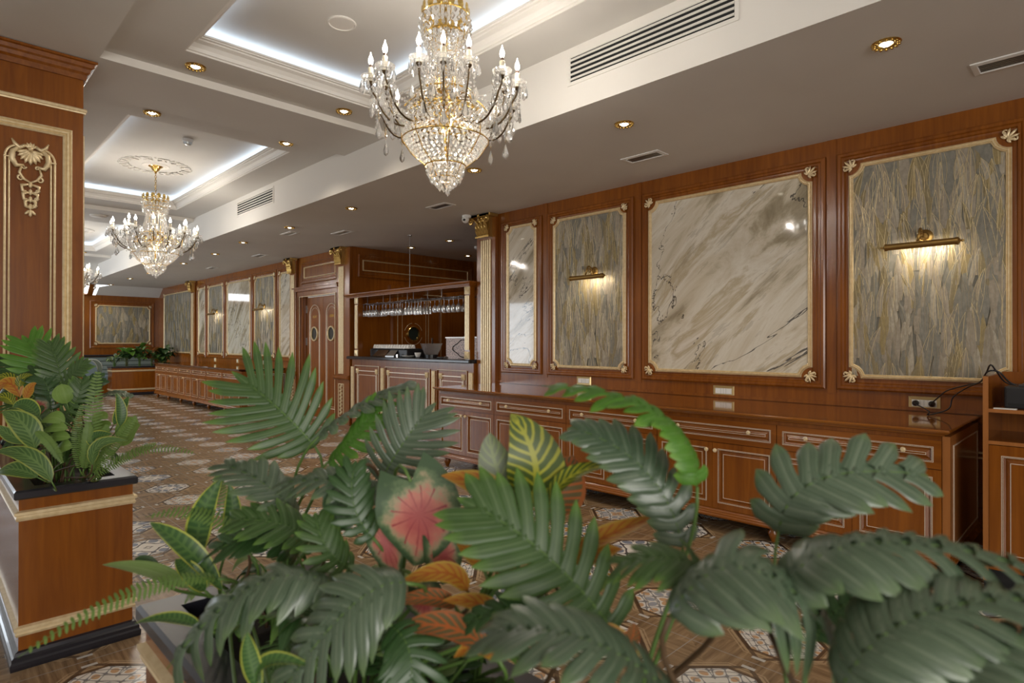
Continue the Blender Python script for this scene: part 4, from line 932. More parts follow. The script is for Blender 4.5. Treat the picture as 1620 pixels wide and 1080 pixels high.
        for k in range(16):   # swag to the frame
            s_=k/15; p=tip*(1-s_)+(C0+d*.17+Vector((0,0,2.80)))*s_; g.octa(p-Vector((0,0,.07*math.sin(s_*PI))),.0065,.0075,0,4,k)
        for k in range(9):    # strand down the arm
            z0=tip.z-.03-.024*k
            g.octa(tip-d*.03*k*.6+Vector((0,0,z0-tip.z)),.007,.009,0,5,k)
        tag(part('bead_strings',g,BEAD,arm),kind='stuff')
        low=tip-d*.045-Vector((0,0,.20 if outer else .16))
        g=G(); g.tube([low+Vector((0,0,.012)),P[9]],.0014,3); part('drop_wire',g,BRASS,arm)
        put(dlm,arm,low-W0,1.0,a+q.random()*3); 
        if outer:
            low2=P[8]-Vector((0,0,.10)); g=G(); g.tube([low2+Vector((0,0,.01)),P[8]],.0012,3); part('drop_wire',g,BRASS,arm); put(dlm,arm,low2-W0,.9,a)
        for s2 in (-1,1):
            lo=tip+sd*.05*s2-d*.02-Vector((0,0,.085)); put(dlm,arm,lo-W0,.85,a+s2)
    return t
ch=chandelier(-2.68,2.12,'nearest crystal chandelier with lit candle bulbs')
for x,y,s_,l in ((-8.72,2.17,1.12,'middle crystal chandelier hanging from the second tray ceiling'),(-14.76,2.15,1.12,'farthest crystal chandelier, partly hidden by the left column')):
    c=copy_tree(ch); c.location=(x,y,ZU); c.scale=(s_,s_,1); c['label']=l
for x,y in ((-2.68,2.12),(-8.72,2.17),(-14.76,2.15)):
    [light('POINT','candle_glow',(x+.43*math.cos(k*1.2566+.2),y+.43*math.sin(k*1.2566+.2),2.96),4.5,(1,.92,.82),.02) for k in range(5)]; [light('POINT','chandelier_bowl_lamp',(x+.09*math.cos(k*2.1+.5),y+.09*math.sin(k*2.1+.5),2.585-.03*k),3.2,(1,.93,.82),.014) for k in range(3)]; light('POINT','chandelier_tip_lamp',(x,y,2.42),1.2,(1,.93,.82),.012)
    for k in range(3): light('POINT','chandelier_neck_lamp',(x+.03*math.cos(k*2.1),y+.03*math.sin(k*2.1),3.02-.09*k),.55,(1,.93,.84),.012)
# ================================================================== PICTURE LAMPS
def picture_lamp(x,label,y0=WY-.012,w=.42,first=[None]):
    if first[0] is not None:
        t=copy_tree(first[0]); t.location=(x,y0,2.18); t['label']=label
    else:
        t=thing('picture_lamp',label,'picture lamp',(x,y0,2.18)); g=G()
        g.lathe([(.052,0),(.052,.008),(.042,.016),(.03,.02),(.022,.035),(0,.04)],(x,y0,2.185),20,0,(0,-1,0)); part('wall_rose',g,ANTIQ,t,smooth='auto')
        g=G(); P=[(x,y0-.03,2.185)]
        for i in range(9): b=PI*i/8; P.append((x-.012,y0-.08+.04*math.cos(b),2.19+.045*math.sin(b)))
        P.append((x-.02,y0-.135,2.14)); g.tube(P,.009,8); scroll(g,Map((x-.01,y0-.08,2.185),(0,-1,0),(0,0,1),(1,0,0)),0,0,.03,0,1.3,.006,.003,0,0,14); part('swan_arm',g,ANTIQ,t,smooth=True)
        g=G(); zc=2.112; yc=y0-.145; xa,xb=x-w/2,x+w/2; n=12; vs=[]
        for xx in (xa,xb):
            for k in range(n+1):
                b=.42+(PI+.95)*k/n; vs.append((xx,yc+.024*math.cos(b),zc+.024*math.sin(b)))
        g.add(vs,[(k,k+1,n+2+k,n+1+k) for k in range(n)])
        for k in range(9): g.ell((x-.06+.015*k,yc-.016,zc+.018),((.008,0,0),(0,.005,0),(0,0,.004)),0,5,4)
        part('half_round_shade',g,ANTIQ,t,smooth=True)
        for s_,xx in ((-1,xa),(1,xb)):
            g=G(); g.lathe([(.027,-.006),(.027,.012),(.016,.018),(.006,.024),(.009,.034),(.005,.044),(0,.046)],(xx,yc,zc),14,0,(s_,0,0)); part('end_finial',g,ANTIQ,t,smooth='auto')
        g=G(); g.tube([(xa+.02,yc+.004,zc+.004),(xb-.02,yc+.004,zc+.004)],.008,8); part('lamp_tube',g,TUBEL,t); first[0]=t
    l=light('AREA','picture_lamp_light',(x,y0-.128,2.097),1.0,(1,.86,.68),.34,(.7,0,0),.02)
    return t
for x,l in ((-1.0,'brass picture lamp on the nearest leaf relief panel'),(-4.03,'brass picture lamp on the relief panel beside the narrow marble panel'),(-12.82,'far picture lamp nearer to the double door'),(-15.68,'farthest picture lamp, toward the leaf planter')): picture_lamp(x,l)
# ================================================================== PLANTERS
def leaf_planter(x0,x1,y0,y1,zt,label,body_z=.05):
    t=thing('leaf_planter',label,'planter',((x0+x1)/2,(y0+y1)/2,0))
    P=[(x0,y0),(x1,y0),(x1,y1),(x0,y1)]
    g=G(); g.sweep(HOR,P,[(0,.06),(0,zt-.035)]); g.sweep(HOR,P,[(.055,zt-.035),(.055,zt-.3)],fill=0); part('body',g,WOOD,t)
    g=G(); g.sweep(HOR,P,[(0,0),(-.028,0),(-.03,.012),(-.03,.028),(-.024,.036),(-.024,.05),(-.016,.056),(-.012,.07),(0,.075)],fill0=0); part('black_skirting',g,BLACK,t)
    for z in (zt-.135,.135):
        g=G(); g.sweep(HOR,P,[(0,z),(-.008,z+.002),(-.012,z+.012),(-.008,z+.018),(-.008,z+.024),(-.016,z+.028),(-.016,z+.04),(0,z+.046)]); part('gilt_band',g,GOLD,t)
    g=G(); g.sweep(HOR,P,[(.06,zt-.04),(-.012,zt-.04),(-.018,zt-.034),(-.018,zt-.008),(-.01,zt),(.06,zt),(.06,zt-.04)]); part('black_rim',g,BLACK,t)
    g=G(); 
    nx,ny=14,5; vs=[(x0+.055+(x1-x0-.11)*i/nx,y0+.055+(y1-y0-.11)*j/ny,zt-.06+R.uniform(-.012,.012)) for i in range(nx+1) for j in range(ny+1)]
    g.add(vs,[(i*(ny+1)+j,(i+1)*(ny+1)+j,(i+1)*(ny+1)+j+1,i*(ny+1)+j+1) for i in range(nx) for j in range(ny)]); part('soil',g,SOIL,t)
    return t
leaf_planter(-5.15,-3.33,.31,.735,.765,'tall cherry leaf planter with gilt bands at the left, in front of the column')
leaf_planter(-1.66,.35,.395,.83,.765,'foreground cherry leaf planter, mostly hidden under its plants')
leaf_planter(-19.05,-18.58,3.62,5.2,.77,'far cherry leaf planter between the banquette and the far sideboards')
# ------------------------------------------------------------------ leaf materials
def leafmat(name,fn,rough=.42,trans=.18,spec=.5):
    m=mat(name,(.1,.2,.05),rough); s=N(m); s.b.inputs['Specular IOR Level'].default_value=spec
    uv=s.n('ShaderNodeUVMap').outputs[0]; q=s.xyz(uv)
    col=fn(s,q[0],q[1]); s.link(col,s.b.inputs['Base Color'])
    tl=s.n('ShaderNodeBsdfTranslucent'); s.link(col,tl.inputs[0]); mx=s.n('ShaderNodeMixShader'); mx.inputs[0].default_value=trans
    s.link(s.b.outputs[0],mx.inputs[1]); s.link(tl.outputs[0],mx.inputs[2]); s.link(mx.outputs[0],s.out.inputs[0]); return m
def plainleaf(a,b,tip=None,vein=None,mid=.03):
    def fn(s,u,v):
        n=s.noise(s.pos(),26,3,.6); c=s.mix(s.math('MULTIPLY',n,1.0),a,b)
        cu=s.math('ABSOLUTE',s.math('SUBTRACT',u,.5))
        if vein:
            st=s.math('MULTIPLY',s.math('POWER',s.math('MULTIPLY',s.math('ADD',s.math('SINE',s.math('MULTIPLY',u,38)),1),.5),4),.30); c=s.mix(st,c,vein); c=s.mix(s.math('MULTIPLY',s.math('SUBTRACT',1,s.math('MULTIPLY',cu,9),clamp=True),.55,clamp=True),c,vein)
        if tip: c=s.mix(s.math('MULTIPLY',s.math('MULTIPLY',s.math('SUBTRACT',v,.72),3.2,clamp=True),.85,clamp=True),c,tip)
        return c
    return fn
PG=leafmat('split_leaf_green',plainleaf((.026,.066,.014),(.062,.130,.028),(.13,.26,.035),(.15,.22,.10)))
PGR=leafmat('split_leaf_sheen_green',plainleaf((.038,.072,.038),(.088,.135,.078),(.11,.19,.06),(.20,.25,.17)),.33,.1,.8)  # greyer green: window sheen on the leaves is mixed into the colour
PGB=leafmat('split_leaf_bright_green',plainleaf((.055,.17,.015),(.11,.28,.03),(.20,.40,.05),(.16,.31,.08)),.45,.3)
DKG=leafmat('dark_leaf',plainleaf((.015,.045,.011),(.036,.09,.022),None,(.07,.14,.05)),.35,.12)
RND=leafmat('round_pale_leaf',plainleaf((.15,.26,.05),(.22,.36,.08),None,(.26,.38,.12)),.5,.3)
FERN=leafmat('fern_green',plainleaf((.09,.17,.035),(.17,.28,.06),None,None),.5,.25)
STEM=mat('green_stem',(.09,.17,.035),.5); BSTEM=mat('brown_stem',(.08,.045,.02),.6)
def veined(base,vein,edge=None,freq=62,wd=.35,ang=1.6):
    def fn(s,u,v):
        cu=s.math('ABSOLUTE',s.math('SUBTRACT',u,.5)); w=s.math('SUBTRACT',v,s.math('MULTIPLY',cu,ang*.28))
        n=s.noise(s.pos(),30,2); sn=s.math('SINE',s.math('ADD',s.math('MULTIPLY',w,freq),s.math('MULTIPLY',n,3.0)))
        c=s.mix(s.math('GREATER_THAN',sn,1-2*wd),base,vein)
        c=s.mix(s.math('LESS_THAN',cu,.05),c,vein)
        if edge: c=s.mix(s.math('GREATER_THAN',cu,.42),c,edge)
        d=s.noise(s.pos(),12,2); return s.mix(s.math('MULTIPLY',d,.35),c,base)
    return fn
CRY=leafmat('croton_yellow_vein',veined((.06,.10,.012),(.42,.42,.03),None,58,.26),.4,.25)
CRG=leafmat('croton_grey_green',veined((.10,.13,.06),(.17,.22,.07),None,50,.2),.4,.2)
CRO=leafmat('croton_orange',veined((.50,.25,.03),(.42,.10,.02),(.52,.36,.05),48,.22),.45,.3)
CRR=leafmat('croton_brown_red_vein',veined((.15,.115,.045),(.55,.13,.03),(.45,.12,.03),56,.22),.45,.25)
SNK=leafmat('snake_leaf',veined((.045,.11,.03),(.09,.18,.045),(.46,.50,.08),85,.4,.3),.4,.2)
SNP=leafmat('dieffenbachia_leaf',veined((.07,.145,.04),(.16,.26,.08),(.36,.42,.09),60,.3,2),.45,.25)
PALE=leafmat('pale_spear_leaf',plainleaf((.16,.25,.07),(.23,.34,.11),None,(.26,.36,.15)),.45,.3)
def cal(s,u,v):
    cu=s.math('ABSOLUTE',s.math('SUBTRACT',u,.5)); d=s.math('SQRT',s.math('ADD',s.math('POWER',s.math('MULTIPLY',cu,2.0),2),s.math('POWER',s.math('MULTIPLY',s.math('SUBTRACT',v,.50),1.75),2)))
    n=s.noise(s.pos(),34,4,.7); e=s.math('ADD',d,s.math('MULTIPLY',s.math('SUBTRACT',n,.5),.9))
    c=s.ramp(e,[(.20,(.50,.105,.10)),(.55,(.60,.20,.15)),(.72,(.38,.32,.19)),(.84,(.13,.20,.09)),(1.0,(.05,.10,.04))])
    an=s.math('ARCTAN2',s.math('SUBTRACT',u,.5),s.math('SUBTRACT',v,.42)); sn=s.math('SINE',s.math('ADD',s.math('MULTIPLY',an,11),s.math('MULTIPLY',n,1.5))); return s.mix(s.math('MULTIPLY',s.math('GREATER_THAN',sn,.94),s.math('LESS_THAN',d,.7)),c,(.34,.05,.06))
CAL=leafmat('caladium_pink',cal,.5,.3)
# ------------------------------------------------------------------ leaf shapes
CAMP=Vector((0,0,CAMZ))
def bez(p,t):
    a,b,c=p; m=b*2-(a+c)*.5; return a*(1-t)**2+m*2*t*(1-t)+c*t*t
def frame_at(p,t,hint):
    T=(bez(p,min(1,t+.02))-bez(p,max(0,t-.02))).normalized(); S=T.cross(hint).normalized(); Nn=S.cross(T).normalized(); return T,S,Nn
def split_leaf(g,p,W,hint,n=9,droop=.25,fold=.15,m=0,rm=1):
    L=sum((bez(p,(i+1)/10)-bez(p,i/10)).length for i in range(10)); sp=L/n
    for i in range(n):
        t=.05+.87*i/(n-1); b=bez(p,t); T,S,Nn=frame_at(p,t,hint); sh=(math.sin(PI*(.14+.72*t)))**.75
        for sd in (-1,1):
            a=.12+.88*t**1.25+R.uniform(-.05,.05); ll=W*1.13*sh*R.uniform(.88,1.08); d=(S*sd*math.cos(a)+T*math.sin(a)+Nn*fold).normalized(); Cx=(T-d*T.dot(d)); Cx=Cx.normalized() if Cx.length>.1 else S
            Ln=d.cross(Cx); 
            if Ln.dot(Nn)<0: Ln=-Ln
            hw=sp*.47; vs=[];uv=[]; K=9; dr=droop*R.uniform(.5,1.5); tw_=R.uniform(-.25,.25)
            for k in range(K+1):
                s_=k/K; w=hw*(1.12-.42*min(1,s_*2.2)+.34*math.sin(min(1,max(0,s_-.25)*1.6)*PI*.6))*(1 if s_<.62 else max(.03,math.cos((s_-.62)/.38*PI/2)**.75))
                c=b+d*ll*s_-Nn*dr*ll*s_**2+T*ll*.16*s_**2
                for j,(q,hh) in enumerate(((-1,-.05),(-.5,.14),(0,-.03),(.5,.14),(1,-.05))):
                    vs.append(c+Cx*w*q+Ln*w*(hh*2.0+tw_*q*s_)); uv.append((.5+q*.5,s_))
            g.add(vs,[(k*5+j,k*5+j+1,(k+1)*5+j+1,(k+1)*5+j) for k in range(K) for j in range(4)],m,uv)
    vs=[];uv=[]
    for i in range(13):
        t=.02+.93*i/12; T,S,Nn=frame_at(p,t,hint); b=bez(p,t); w=W*.24*(math.sin(PI*(.08+.84*t)))**.6
        for q in (-1,0,1): vs.append(b+S*w*q+T*w*.5*abs(q)+Nn*(fold*w*abs(q)*.8-.0008)); uv.append((.5+q*.42,.3))
    g.add(vs,[(i*3+j,i*3+j+1,(i+1)*3+j+1,(i+1)*3+j) for i in range(12) for j in range(2)],m,uv)
    T,S,Nn=frame_at(p,1,hint); b=bez(p,.93); vs=[];uv=[]
    for k in range(6):
        s_=k/5; w=sp*.5*math.cos(s_*PI/2)**.7+.0005; c=b+T*W*.55*s_-Nn*droop*W*.4*s_**2
        for q in (-1,0,1): vs.append(c+S*w*q); uv.append((.5+q*.5,s_))
    g.add(vs,[(k*3+j,k*3+j+1,(k+1)*3+j+1,(k+1)*3+j) for k in range(5) for j in range(2)],m,uv)
    g.tube([bez(p,i/10) for i in range(11)],[max(.0007,W*.028*(1-i/13)) for i in range(11)],5,rm)
def oval_leaf(g,p,W,hint,cup=.25,a=.75,m=0,wavy=.0,heart=False):
    n=12; vs=[];uv=[]; K=4
    for i in range(n+1):
        t=i/n; T,S,Nn=frame_at(p,t,hint); c=bez(p,t)
        w=W*(math.sin(PI*t**a)**.75 if not heart else (math.sin(PI*min(1,.17+.83*t))**.8*(1 if t>.02 else .95)))+.0004
        if i==n: w=.0005
        for k in range(-K,K+1):
            q=k/K; back=T*(-.55*W*abs(q)*(1-t)**3) if heart else Vector((0,0,0))
            vs.append(c+S*w*q+Nn*w*cup*q*q+Nn*wavy*W*math.sin(t*17+q*2)*abs(q)+back); uv.append((.5+q*.5,t))
    M_=2*K+1; g.add(vs,[(i*M_+k,i*M_+k+1,(i+1)*M_+k+1,(i+1)*M_+k) for i in range(n) for k in range(2*K)],m,uv)
def fern_leaf(g,p,W,hint,n=30,m=0,rm=1):
    for i in range(n):
        t=.03+.95*i/n; b=bez(p,t); T,S,Nn=frame_at(p,t,hint); ww=W*(math.sin(PI*(.1+.88*t))**.7)*R.uniform(.9,1.1); hw=W*.10+.0008
        for sd in (-1,1):
            d=(S*sd+T*.25-Nn*.12*R.random()).normalized(); vs=[];uv=[]
            for k,(s_,w) in enumerate(((0,.7),(.35,1),(.75,.8),(1,.1))):
                for q in (-1,1): vs.append(b+d*ww*s_+T*hw*w*q-Nn*ww*.15*s_*s_); uv.append((.5+q*.5,s_))
            g.add(vs,[(2*k,2*k+1,2*k+3,2*k+2) for k in range(3)],m,uv)
    g.tube([bez(p,i/10) for i in range(11)],[max(.0006,W*.05*(1-i/12)) for i in range(11)],4,rm)
class Plant:
    def __init__(s,name,label,cat,root,grp=None): s.t=thing(name,label,cat,root,grp); s.root=Vector(root)
    def leaf(s,kind,pts,W,mats,hint=None,stem=True,dia=.004,**k):
        "pts: base, middle, tip in world space"
        p=[Vector(q) for q in pts]; c=p[1]
        if hint is None: hint=(.62,.78)
        if isinstance(hint,tuple) and len(hint)==2:
            tc=(CAMP-c).normalized(); h=tc*hint[0]+Vector((0,0,1))*hint[1]
        else: h=Vector(hint)
        h.normalize(); g=G()
        if kind=='split': split_leaf(g,p,W,h,**k)
        elif kind=='fern': fern_leaf(g,p,W,h,**k)
        elif kind=='heart': oval_leaf(g,p,W,h,heart=True,**k)
        else: oval_leaf(g,p,W,h,**k)
        o=part('leaf',g,[mats,STEM if kind!='fern' else FERN],s.t,smooth=True)
        if stem:
            a=p[0]; g=G(); d=(p[0]-bez(p,.1)); d=d.normalized()*.12*(a-s.root).length*2
            q1=a+d; r=s.root+Vector((R.uniform(-.03,.03),R.uniform(-.03,.03),0)); q2=r+Vector((0,0,(a.z-r.z)*.55))
            P=[]
            for i in range(13):
                u=i/12; P.append(a*(1-u)**3+q1*3*u*(1-u)**2+q2*3*u*u*(1-u)+r*u**3)
            g.tube(P,[dia*(.7+.5*i/12) for i in range(13)],6); part('stem',g,STEM if R.random()<.75 else BSTEM,s.t,smooth=True)
        return o
    def px(s,kind,pts,Wpx,mats,D=None,**k):
        P=[cp(*(q if len(q)==3 else (*q,D))) for q in pts]; Dm=pts[1][2] if len(pts[1])==3 else D
        return s.leaf(kind,P,Wpx*Dm/F,mats,**k)
ZS=.715
# ---- foreground planter
a=Plant('split_leaf_plant','split leaf plant with one big green leaf, left in the foreground planter','plant',(-1.38,.62,ZS))
a.px('split',[(498,706,1.37),(450,655,1.36),(392,606,1.37)],88,PG,hint=(1,.15),n=10,droop=.12,stem=True)
a.px('split',[(505,690,1.32),(575,640,1.30),(652,608,1.30)],30,PGR,hint=(.35,.9),n=9,droop=.35)
a.px('split',[(520,730,1.30),(560,690,1.28),(600,640,1.28)],42,PGB,hint=(.5,.6),n=8,droop=.5)
a.px('split',[(600,765,1.2),(635,705,1.18),(672,655,1.2)],72,PGR,hint=(.9,.5),n=10,droop=.2)
a.px('split',[(472,822,1.2),(425,770,1.18),(352,733,1.22)],50,PGR,hint=(.45,.9),n=9)
a.px('split',[(470,880,1.15),(420,850,1.12),(335,872,1.12)],46,DKG,hint=(.5,.8),n=9)
a.px('split',[(500,860,1.15),(450,830,1.12),(372,822,1.12)],48,PG,hint=(.6,.7),n=9)
b=Plant('split_leaf_plant','grey green split leaf plant with drooping leaves in front of the pink caladium','plant',(-1.0,.6,ZS))
b.px('split',[(605,778,1.08),(530,760,1.06),(442,764,1.08)],44,PGR,hint=(.5,.85),n=9,droop=.4)
b.px('split',[(532,924,.95),(405,925,.90),(264,1058,.86)],62,PGR,hint=(.35,.95),n=11,droop=.75)
b.px('split',[(640,922,.85),(560,955,.82),(452,1085,.80)],82,PGR,hint=(.7,.75),n=10,droop=.5)
b.px('split',[(590,850,1.0),(560,800,1.0),(560,740,1.02)],40,DKG,hint=(.9,.3),n=8)
b.px('split',[(620,990,.85),(650,1040,.82),(640,1120,.8)],60,DKG,hint=(.7,.6),n=8)
b.px('split',[(560,900,1.02),(520,870,1.0),(500,820,1.02)],40,PG,hint=(.8,.4),n=8)
c=Plant('split_leaf_plant','split leaf plant with the large centre leaf spread toward the lens','plant',(-.66,.66,ZS))
c.px('split',[(975,1005,.86),(872,885,.85),(752,800,.87)],100,PG,hint=(1,.35),n=11,droop=.15)
c.px('split',[(1075,1110,.64),(930,1012,.63),(775,1002,.65)],86,PGR,hint=(.35,.95),n=10,droop=.4)
c.px('split',[(880,975,.84),(820,960,.83),(740,985,.83)],36,DKG,hint=(.5,.8),n=8)
d=Plant('split_leaf_plant','tall arching split leaf plant rising before the sideboard doors','plant',(-.50,.72,ZS))
d.px('split',[(1103,770,.84),(1040,655,.84),(858,610,.88)],44,PGB,hint=(.25,1),n=13,droop=.55,dia=.0035)
d.px('split',[(1080,868,.86),(1022,745,.87),(905,676,.9)],54,PGR,hint=(.8,.6),n=11,droop=.35,dia=.0035)
d.px('split',[(1128,938,.68),(1072,886,.68),(978,893,.70)],60,PG,hint=(.4,.95),n=9,droop=.45)
e=Plant('split_leaf_plant','split leaf plant with the fanned leaf over the right sideboard doors','plant',(-.24,.72,ZS))
e.px('split',[(1232,838,.78),(1300,757,.77),(1468,752,.78)],80,PGR,hint=(.95,.5),n=8,droop=.3,dia=.003)
e.px('split',[(1060,975,.62),(1190,900,.60),(1365,1060,.60)],105,PGR,hint=(.45,.95),n=10,droop=.7)
e.px('split',[(1290,1010,.7),(1330,960,.7),(1400,930,.7)],50,DKG,hint=(.7,.6),n=8)
f=Plant('split_leaf_plant','blurred split leaf plant nearest the lens in the lower right corner','plant',(.0,.62,ZS))
f.px('split',[(1235,925,.62),(1390,858,.60),(1650,905,.60)],92,PGR,hint=(.4,1),n=10,droop=.6)
f.px('split',[(1330,1090,.54),(1450,975,.53),(1660,950,.54)],100,PGR,hint=(.5,.9),n=10,droop=.45)
f.px('split',[(1480,1100,.5),(1560,1030,.5),(1680,1020,.5)],80,PGR,hint=(.5,.9),n=8,droop=.4)
k=Plant('caladium','pink and green caladium with a large heart shaped leaf','plant',(-1.05,.7,ZS))
k.px('heart',[(650,762,1.0),(664,825,.99),(655,895,1.0)],66,CAL,hint=(1,.25),cup=.12)
k.px('heart',[(590,822,1.02),(612,865,1.01),(628,912,1.02)],26,CAL,hint=(.8,.2),cup=.2)
k.px('heart',[(690,850,1.0),(702,885,1.0),(700,925,1.0)],30,CAL,hint=(.8,.3),cup=.2)
k.px('heart',[(560,755,1.05),(545,800,1.05),(552,840,1.05)],34,DKG,hint=(.8,.4),cup=.2)
k.px('heart',[(665,930,.98),(672,955,.98),(668,985,.98)],30,CAL,hint=(.6,.6),cup=.2)
h=Plant('croton','croton with yellow veined upright leaves and orange side leaves','plant',(-.85,.72,ZS))
h.px('oval',[(838,802,.96),(846,728,.95),(808,654,.97)],46,CRY,hint=(1,.1),cup=.1)
h.px('oval',[(818,802,.97),(786,740,.97),(775,684,.98)],30,CRG,hint=(1,.1),cup=.15)
h.px('oval',[(872,812,.98),(890,765,.98),(907,720,1.0)],40,CRR,hint=(1,.2),cup=.15)
h.px('oval',[(868,800,.93),(905,752,.92),(976,736,.94)],17,CRY,hint=(.5,.8),cup=.3)
h.px('oval',[(795,826,.96),(770,775,.95),(698,752,.97)],27,CRO,hint=(.8,.6),cup=.25)
h.px('oval',[(905,880,.93),(965,845,.92),(1042,817,.94)],18,CRO,hint=(.6,.8),cup=.3)
h.px('oval',[(900,905,.9),(935,880,.9),(985,868,.9)],20,CRO,hint=(.6,.8),cup=.2)
h.px('oval',[(775,1032,.86),(705,990,.85),(622,1000,.86)],24,CRR,hint=(.7,.7),cup=.25)
h.px('oval',[(790,1045,.86),(760,1022,.86),(718,1040,.86)],18,CRO,hint=(.7,.7),cup=.25)
i2=Plant('croton','low orange and red croton under the large centre leaf','plant',(-.92,.58,ZS))
for P_,w_,m_ in (([(740,935,.93),(700,905,.92),(625,928,.93)],18,CRO),([(720,960,.92),(680,945,.91),(612,955,.92)],15,CRR),([(800,985,.9),(760,955,.9),(700,950,.9)],16,CRO),([(830,940,.92),(800,905,.92),(770,880,.92)],16,CRR),([(765,900,.95),(740,870,.95),(720,850,.95)],13,CRO),([(880,930,.92),(850,900,.92),(840,860,.93)],15,CRO),([(1000,1055,.8),(990,1020,.8),(962,985,.8)],15,CRO),([(985,1045,.8),(1000,1010,.8),(1003,985,.8)],13,CRR)):
    i2.px('oval',P_,w_,m_,hint=(.8,.6),cup=.2)
j=Plant('snake_plant','yellow edged snake leaves at the back left of the foreground planter','plant',(-1.5,.55,ZS))
j.px('oval',[(352,935,1.22),(300,872,1.2),(237,826,1.22)],17,SNK,hint=(.8,.6),cup=.3,a=1)
j.px('oval',[(312,888,1.28),(318,820,1.27),(351,757,1.28)],19,SNK,hint=(1,.2),cup=.25,a=.85)
j.px('oval',[(325,935,1.2),(300,905,1.18),(278,884,1.2)],15,SNK,hint=(.9,.4),cup=.25,a=.8)
j.px('oval',[(298,930,1.2),(235,902,1.18),(162,893,1.2)],15,PALE,hint=(.6,.9),cup=.25)
j.px('oval',[(318,992,1.05),(270,978,1.04),(213,986,1.05)],12,SNK,hint=(.5,.9),cup=.3)
j.px('oval',[(355,880,1.3),(368,820,1.3),(362,765,1.3)],14,SNK,hint=(1,.2),cup=.25,a=.9)
j.px('oval',[(250,912,1.22),(232,890,1.22),(213,884,1.22)],11,DKG,hint=(.8,.6))
j.px('oval',[(400,1090,.8),(425,1046,.8),(492,1054,.8)],15,SNK,hint=(.5,.9),cup=.3)
j.px('oval',[(410,1090,.8),(395,1040,.8),(392,1000,.8)],14,SNK,hint=(.8,.4),cup=.3)
l=Plant('fern','long fern frond reaching left over the front planter edge','fern',(-1.45,.5,ZS))
l.px('fern',[(345,915,1.12),(215,935,1.05),(28,1040,.98)],19,FERN,hint=(.7,.75),n=34)
l.px('fern',[(400,880,1.25),(330,815,1.25),(230,818,1.25)],16,FERN,hint=(.7,.7),n=26)
l.px('fern',[(390,870,1.3),(352,790,1.3),(348,745,1.32)],12,FERN,hint=(1,.3),n=24)
l.px('fern',[(900,960,.88),(945,925,.87),(985,912,.87)],14,FERN,hint=(.6,.8),n=20)
# filler foliage low in the planter
def filler(name,label,cat,roots,n,rad,hgt,mats,size,grp=None,kinds=('oval','split'),seed=3):
    q=random.Random(seed); p=Plant(name,label,cat,roots,grp); r0=Vector(roots)
    for i in range(n):
        a=q.uniform(0,2*PI); el=q.uniform(.25,1.0); rr=rad*q.uniform(.4,1); H=hgt*q.uniform(.5,1)
        d=Vector((math.cos(a),math.sin(a),0)); b=r0+d*rr*.35+Vector((0,0,H*.75)); tip=r0+d*rr+Vector((0,0,H*q.uniform(.55,1))); mid=(b+tip)/2+Vector((0,0,rr*.22))
        kd=q.choice(kinds); p.leaf(kd,[b,mid,tip],size*q.uniform(.7,1.2)*(1 if kd!='oval' else .55),q.choice(mats),hint=(0,0,1) if True else None,**({'n':8,'droop':.3} if kd=='split' else {}))
    return p
for n_,(x,y,lb) in enumerate(((-1.45,.62,'low dark foliage at the back of the foreground planter'),(-1.12,.58,'low dark foliage under the grey green drooping leaves'),(-.8,.62,'low dark foliage beneath the orange croton'),(-.5,.58,'low dark foliage right of the large centre leaf'),(-.2,.6,'low dark foliage under the blurred right leaves'))):
    filler('leafy_filler_plant',lb,'plant',(x,y,ZS),13,.19,.22,[DKG,DKG,PG,PALE],.05,seed=n_+5)
# ---- left planter
a=Plant('split_leaf_plant','upright palm like plant standing tallest in the left planter','plant',(-3.75,.5,ZS))
a.px('split',[(84,622,2.95),(66,580,2.93),(42,540,2.95)],44,PGB,hint=(1,.2),n=9,droop=.1)
a.px('split',[(98,622,2.85),(94,585,2.85),(80,545,2.87)],34,PG,hint=(1,.1),n=9,droop=.1)
a.px('split',[(96,618,2.8),(116,590,2.78),(137,577,2.8)],19,PG,hint=(.7,.6),n=9)
a.px('split',[(82,650,2.8),(72,605,2.8),(48,588,2.8)],26,DKG,hint=(.7,.6),n=9)
a.px('split',[(75,640,2.9),(50,615,2.9),(0,622,2.9)],28,PG,hint=(.6,.8),n=9,droop=.4)
a.px('split',[(60,640,3.1),(30,590,3.1),(-10,566,3.1)],22,DKG,hint=(.6,.7),n=9,droop=.4)
a.px('split',[(118,660,2.75),(132,620,2.74),(160,600,2.76)],20,DKG,hint=(.8,.5),n=9)
a.px('split',[(100,660,2.7),(122,630,2.7),(128,605,2.72)],24,PG,hint=(.8,.5),n=8)
a.px('split',[(70,680,2.7),(50,650,2.7),(5,640,2.7)],24,PG,hint=(.6,.8),n=9,droop=.4)
a.px('split',[(140,640,2.9),(175,622,2.9),(208,627,2.9)],10,PGR,hint=(.4,.9),n=9)
b=Plant('round_leaf_plant','plant with round pale green leaves in the left planter','plant',(-3.5,.58,ZS))
for P_,w_ in (([(106,638,2.68),(101,622,2.67),(97,607,2.68)],16),([(103,668,2.62),(82,660,2.6),(62,668,2.62)],14),([(108,678,2.6),(86,676,2.58),(64,683,2.6)],11),([(112,692,2.6),(88,690,2.58),(68,697,2.6)],12),([(115,705,2.6),(98,706,2.58),(80,716,2.6)],14),([(148,672,2.7),(158,660,2.7),(170,662,2.7)],12),([(150,690,2.7),(162,676,2.7),(176,672,2.7)],13),([(190,705,2.66),(206,684,2.66),(222,672,2.66)],16),([(185,690,2.7),(200,672,2.7),(219,668,2.7)],15),([(120,640,2.7),(110,628,2.7),(106,632,2.7)],6)):
    b.px('oval',P_,w_,RND,hint=(.75,.75),cup=.1,a=.9)
c=Plant('fern','upright and arching fern fronds hanging over the right end of the left planter','fern',(-3.42,.62,ZS))
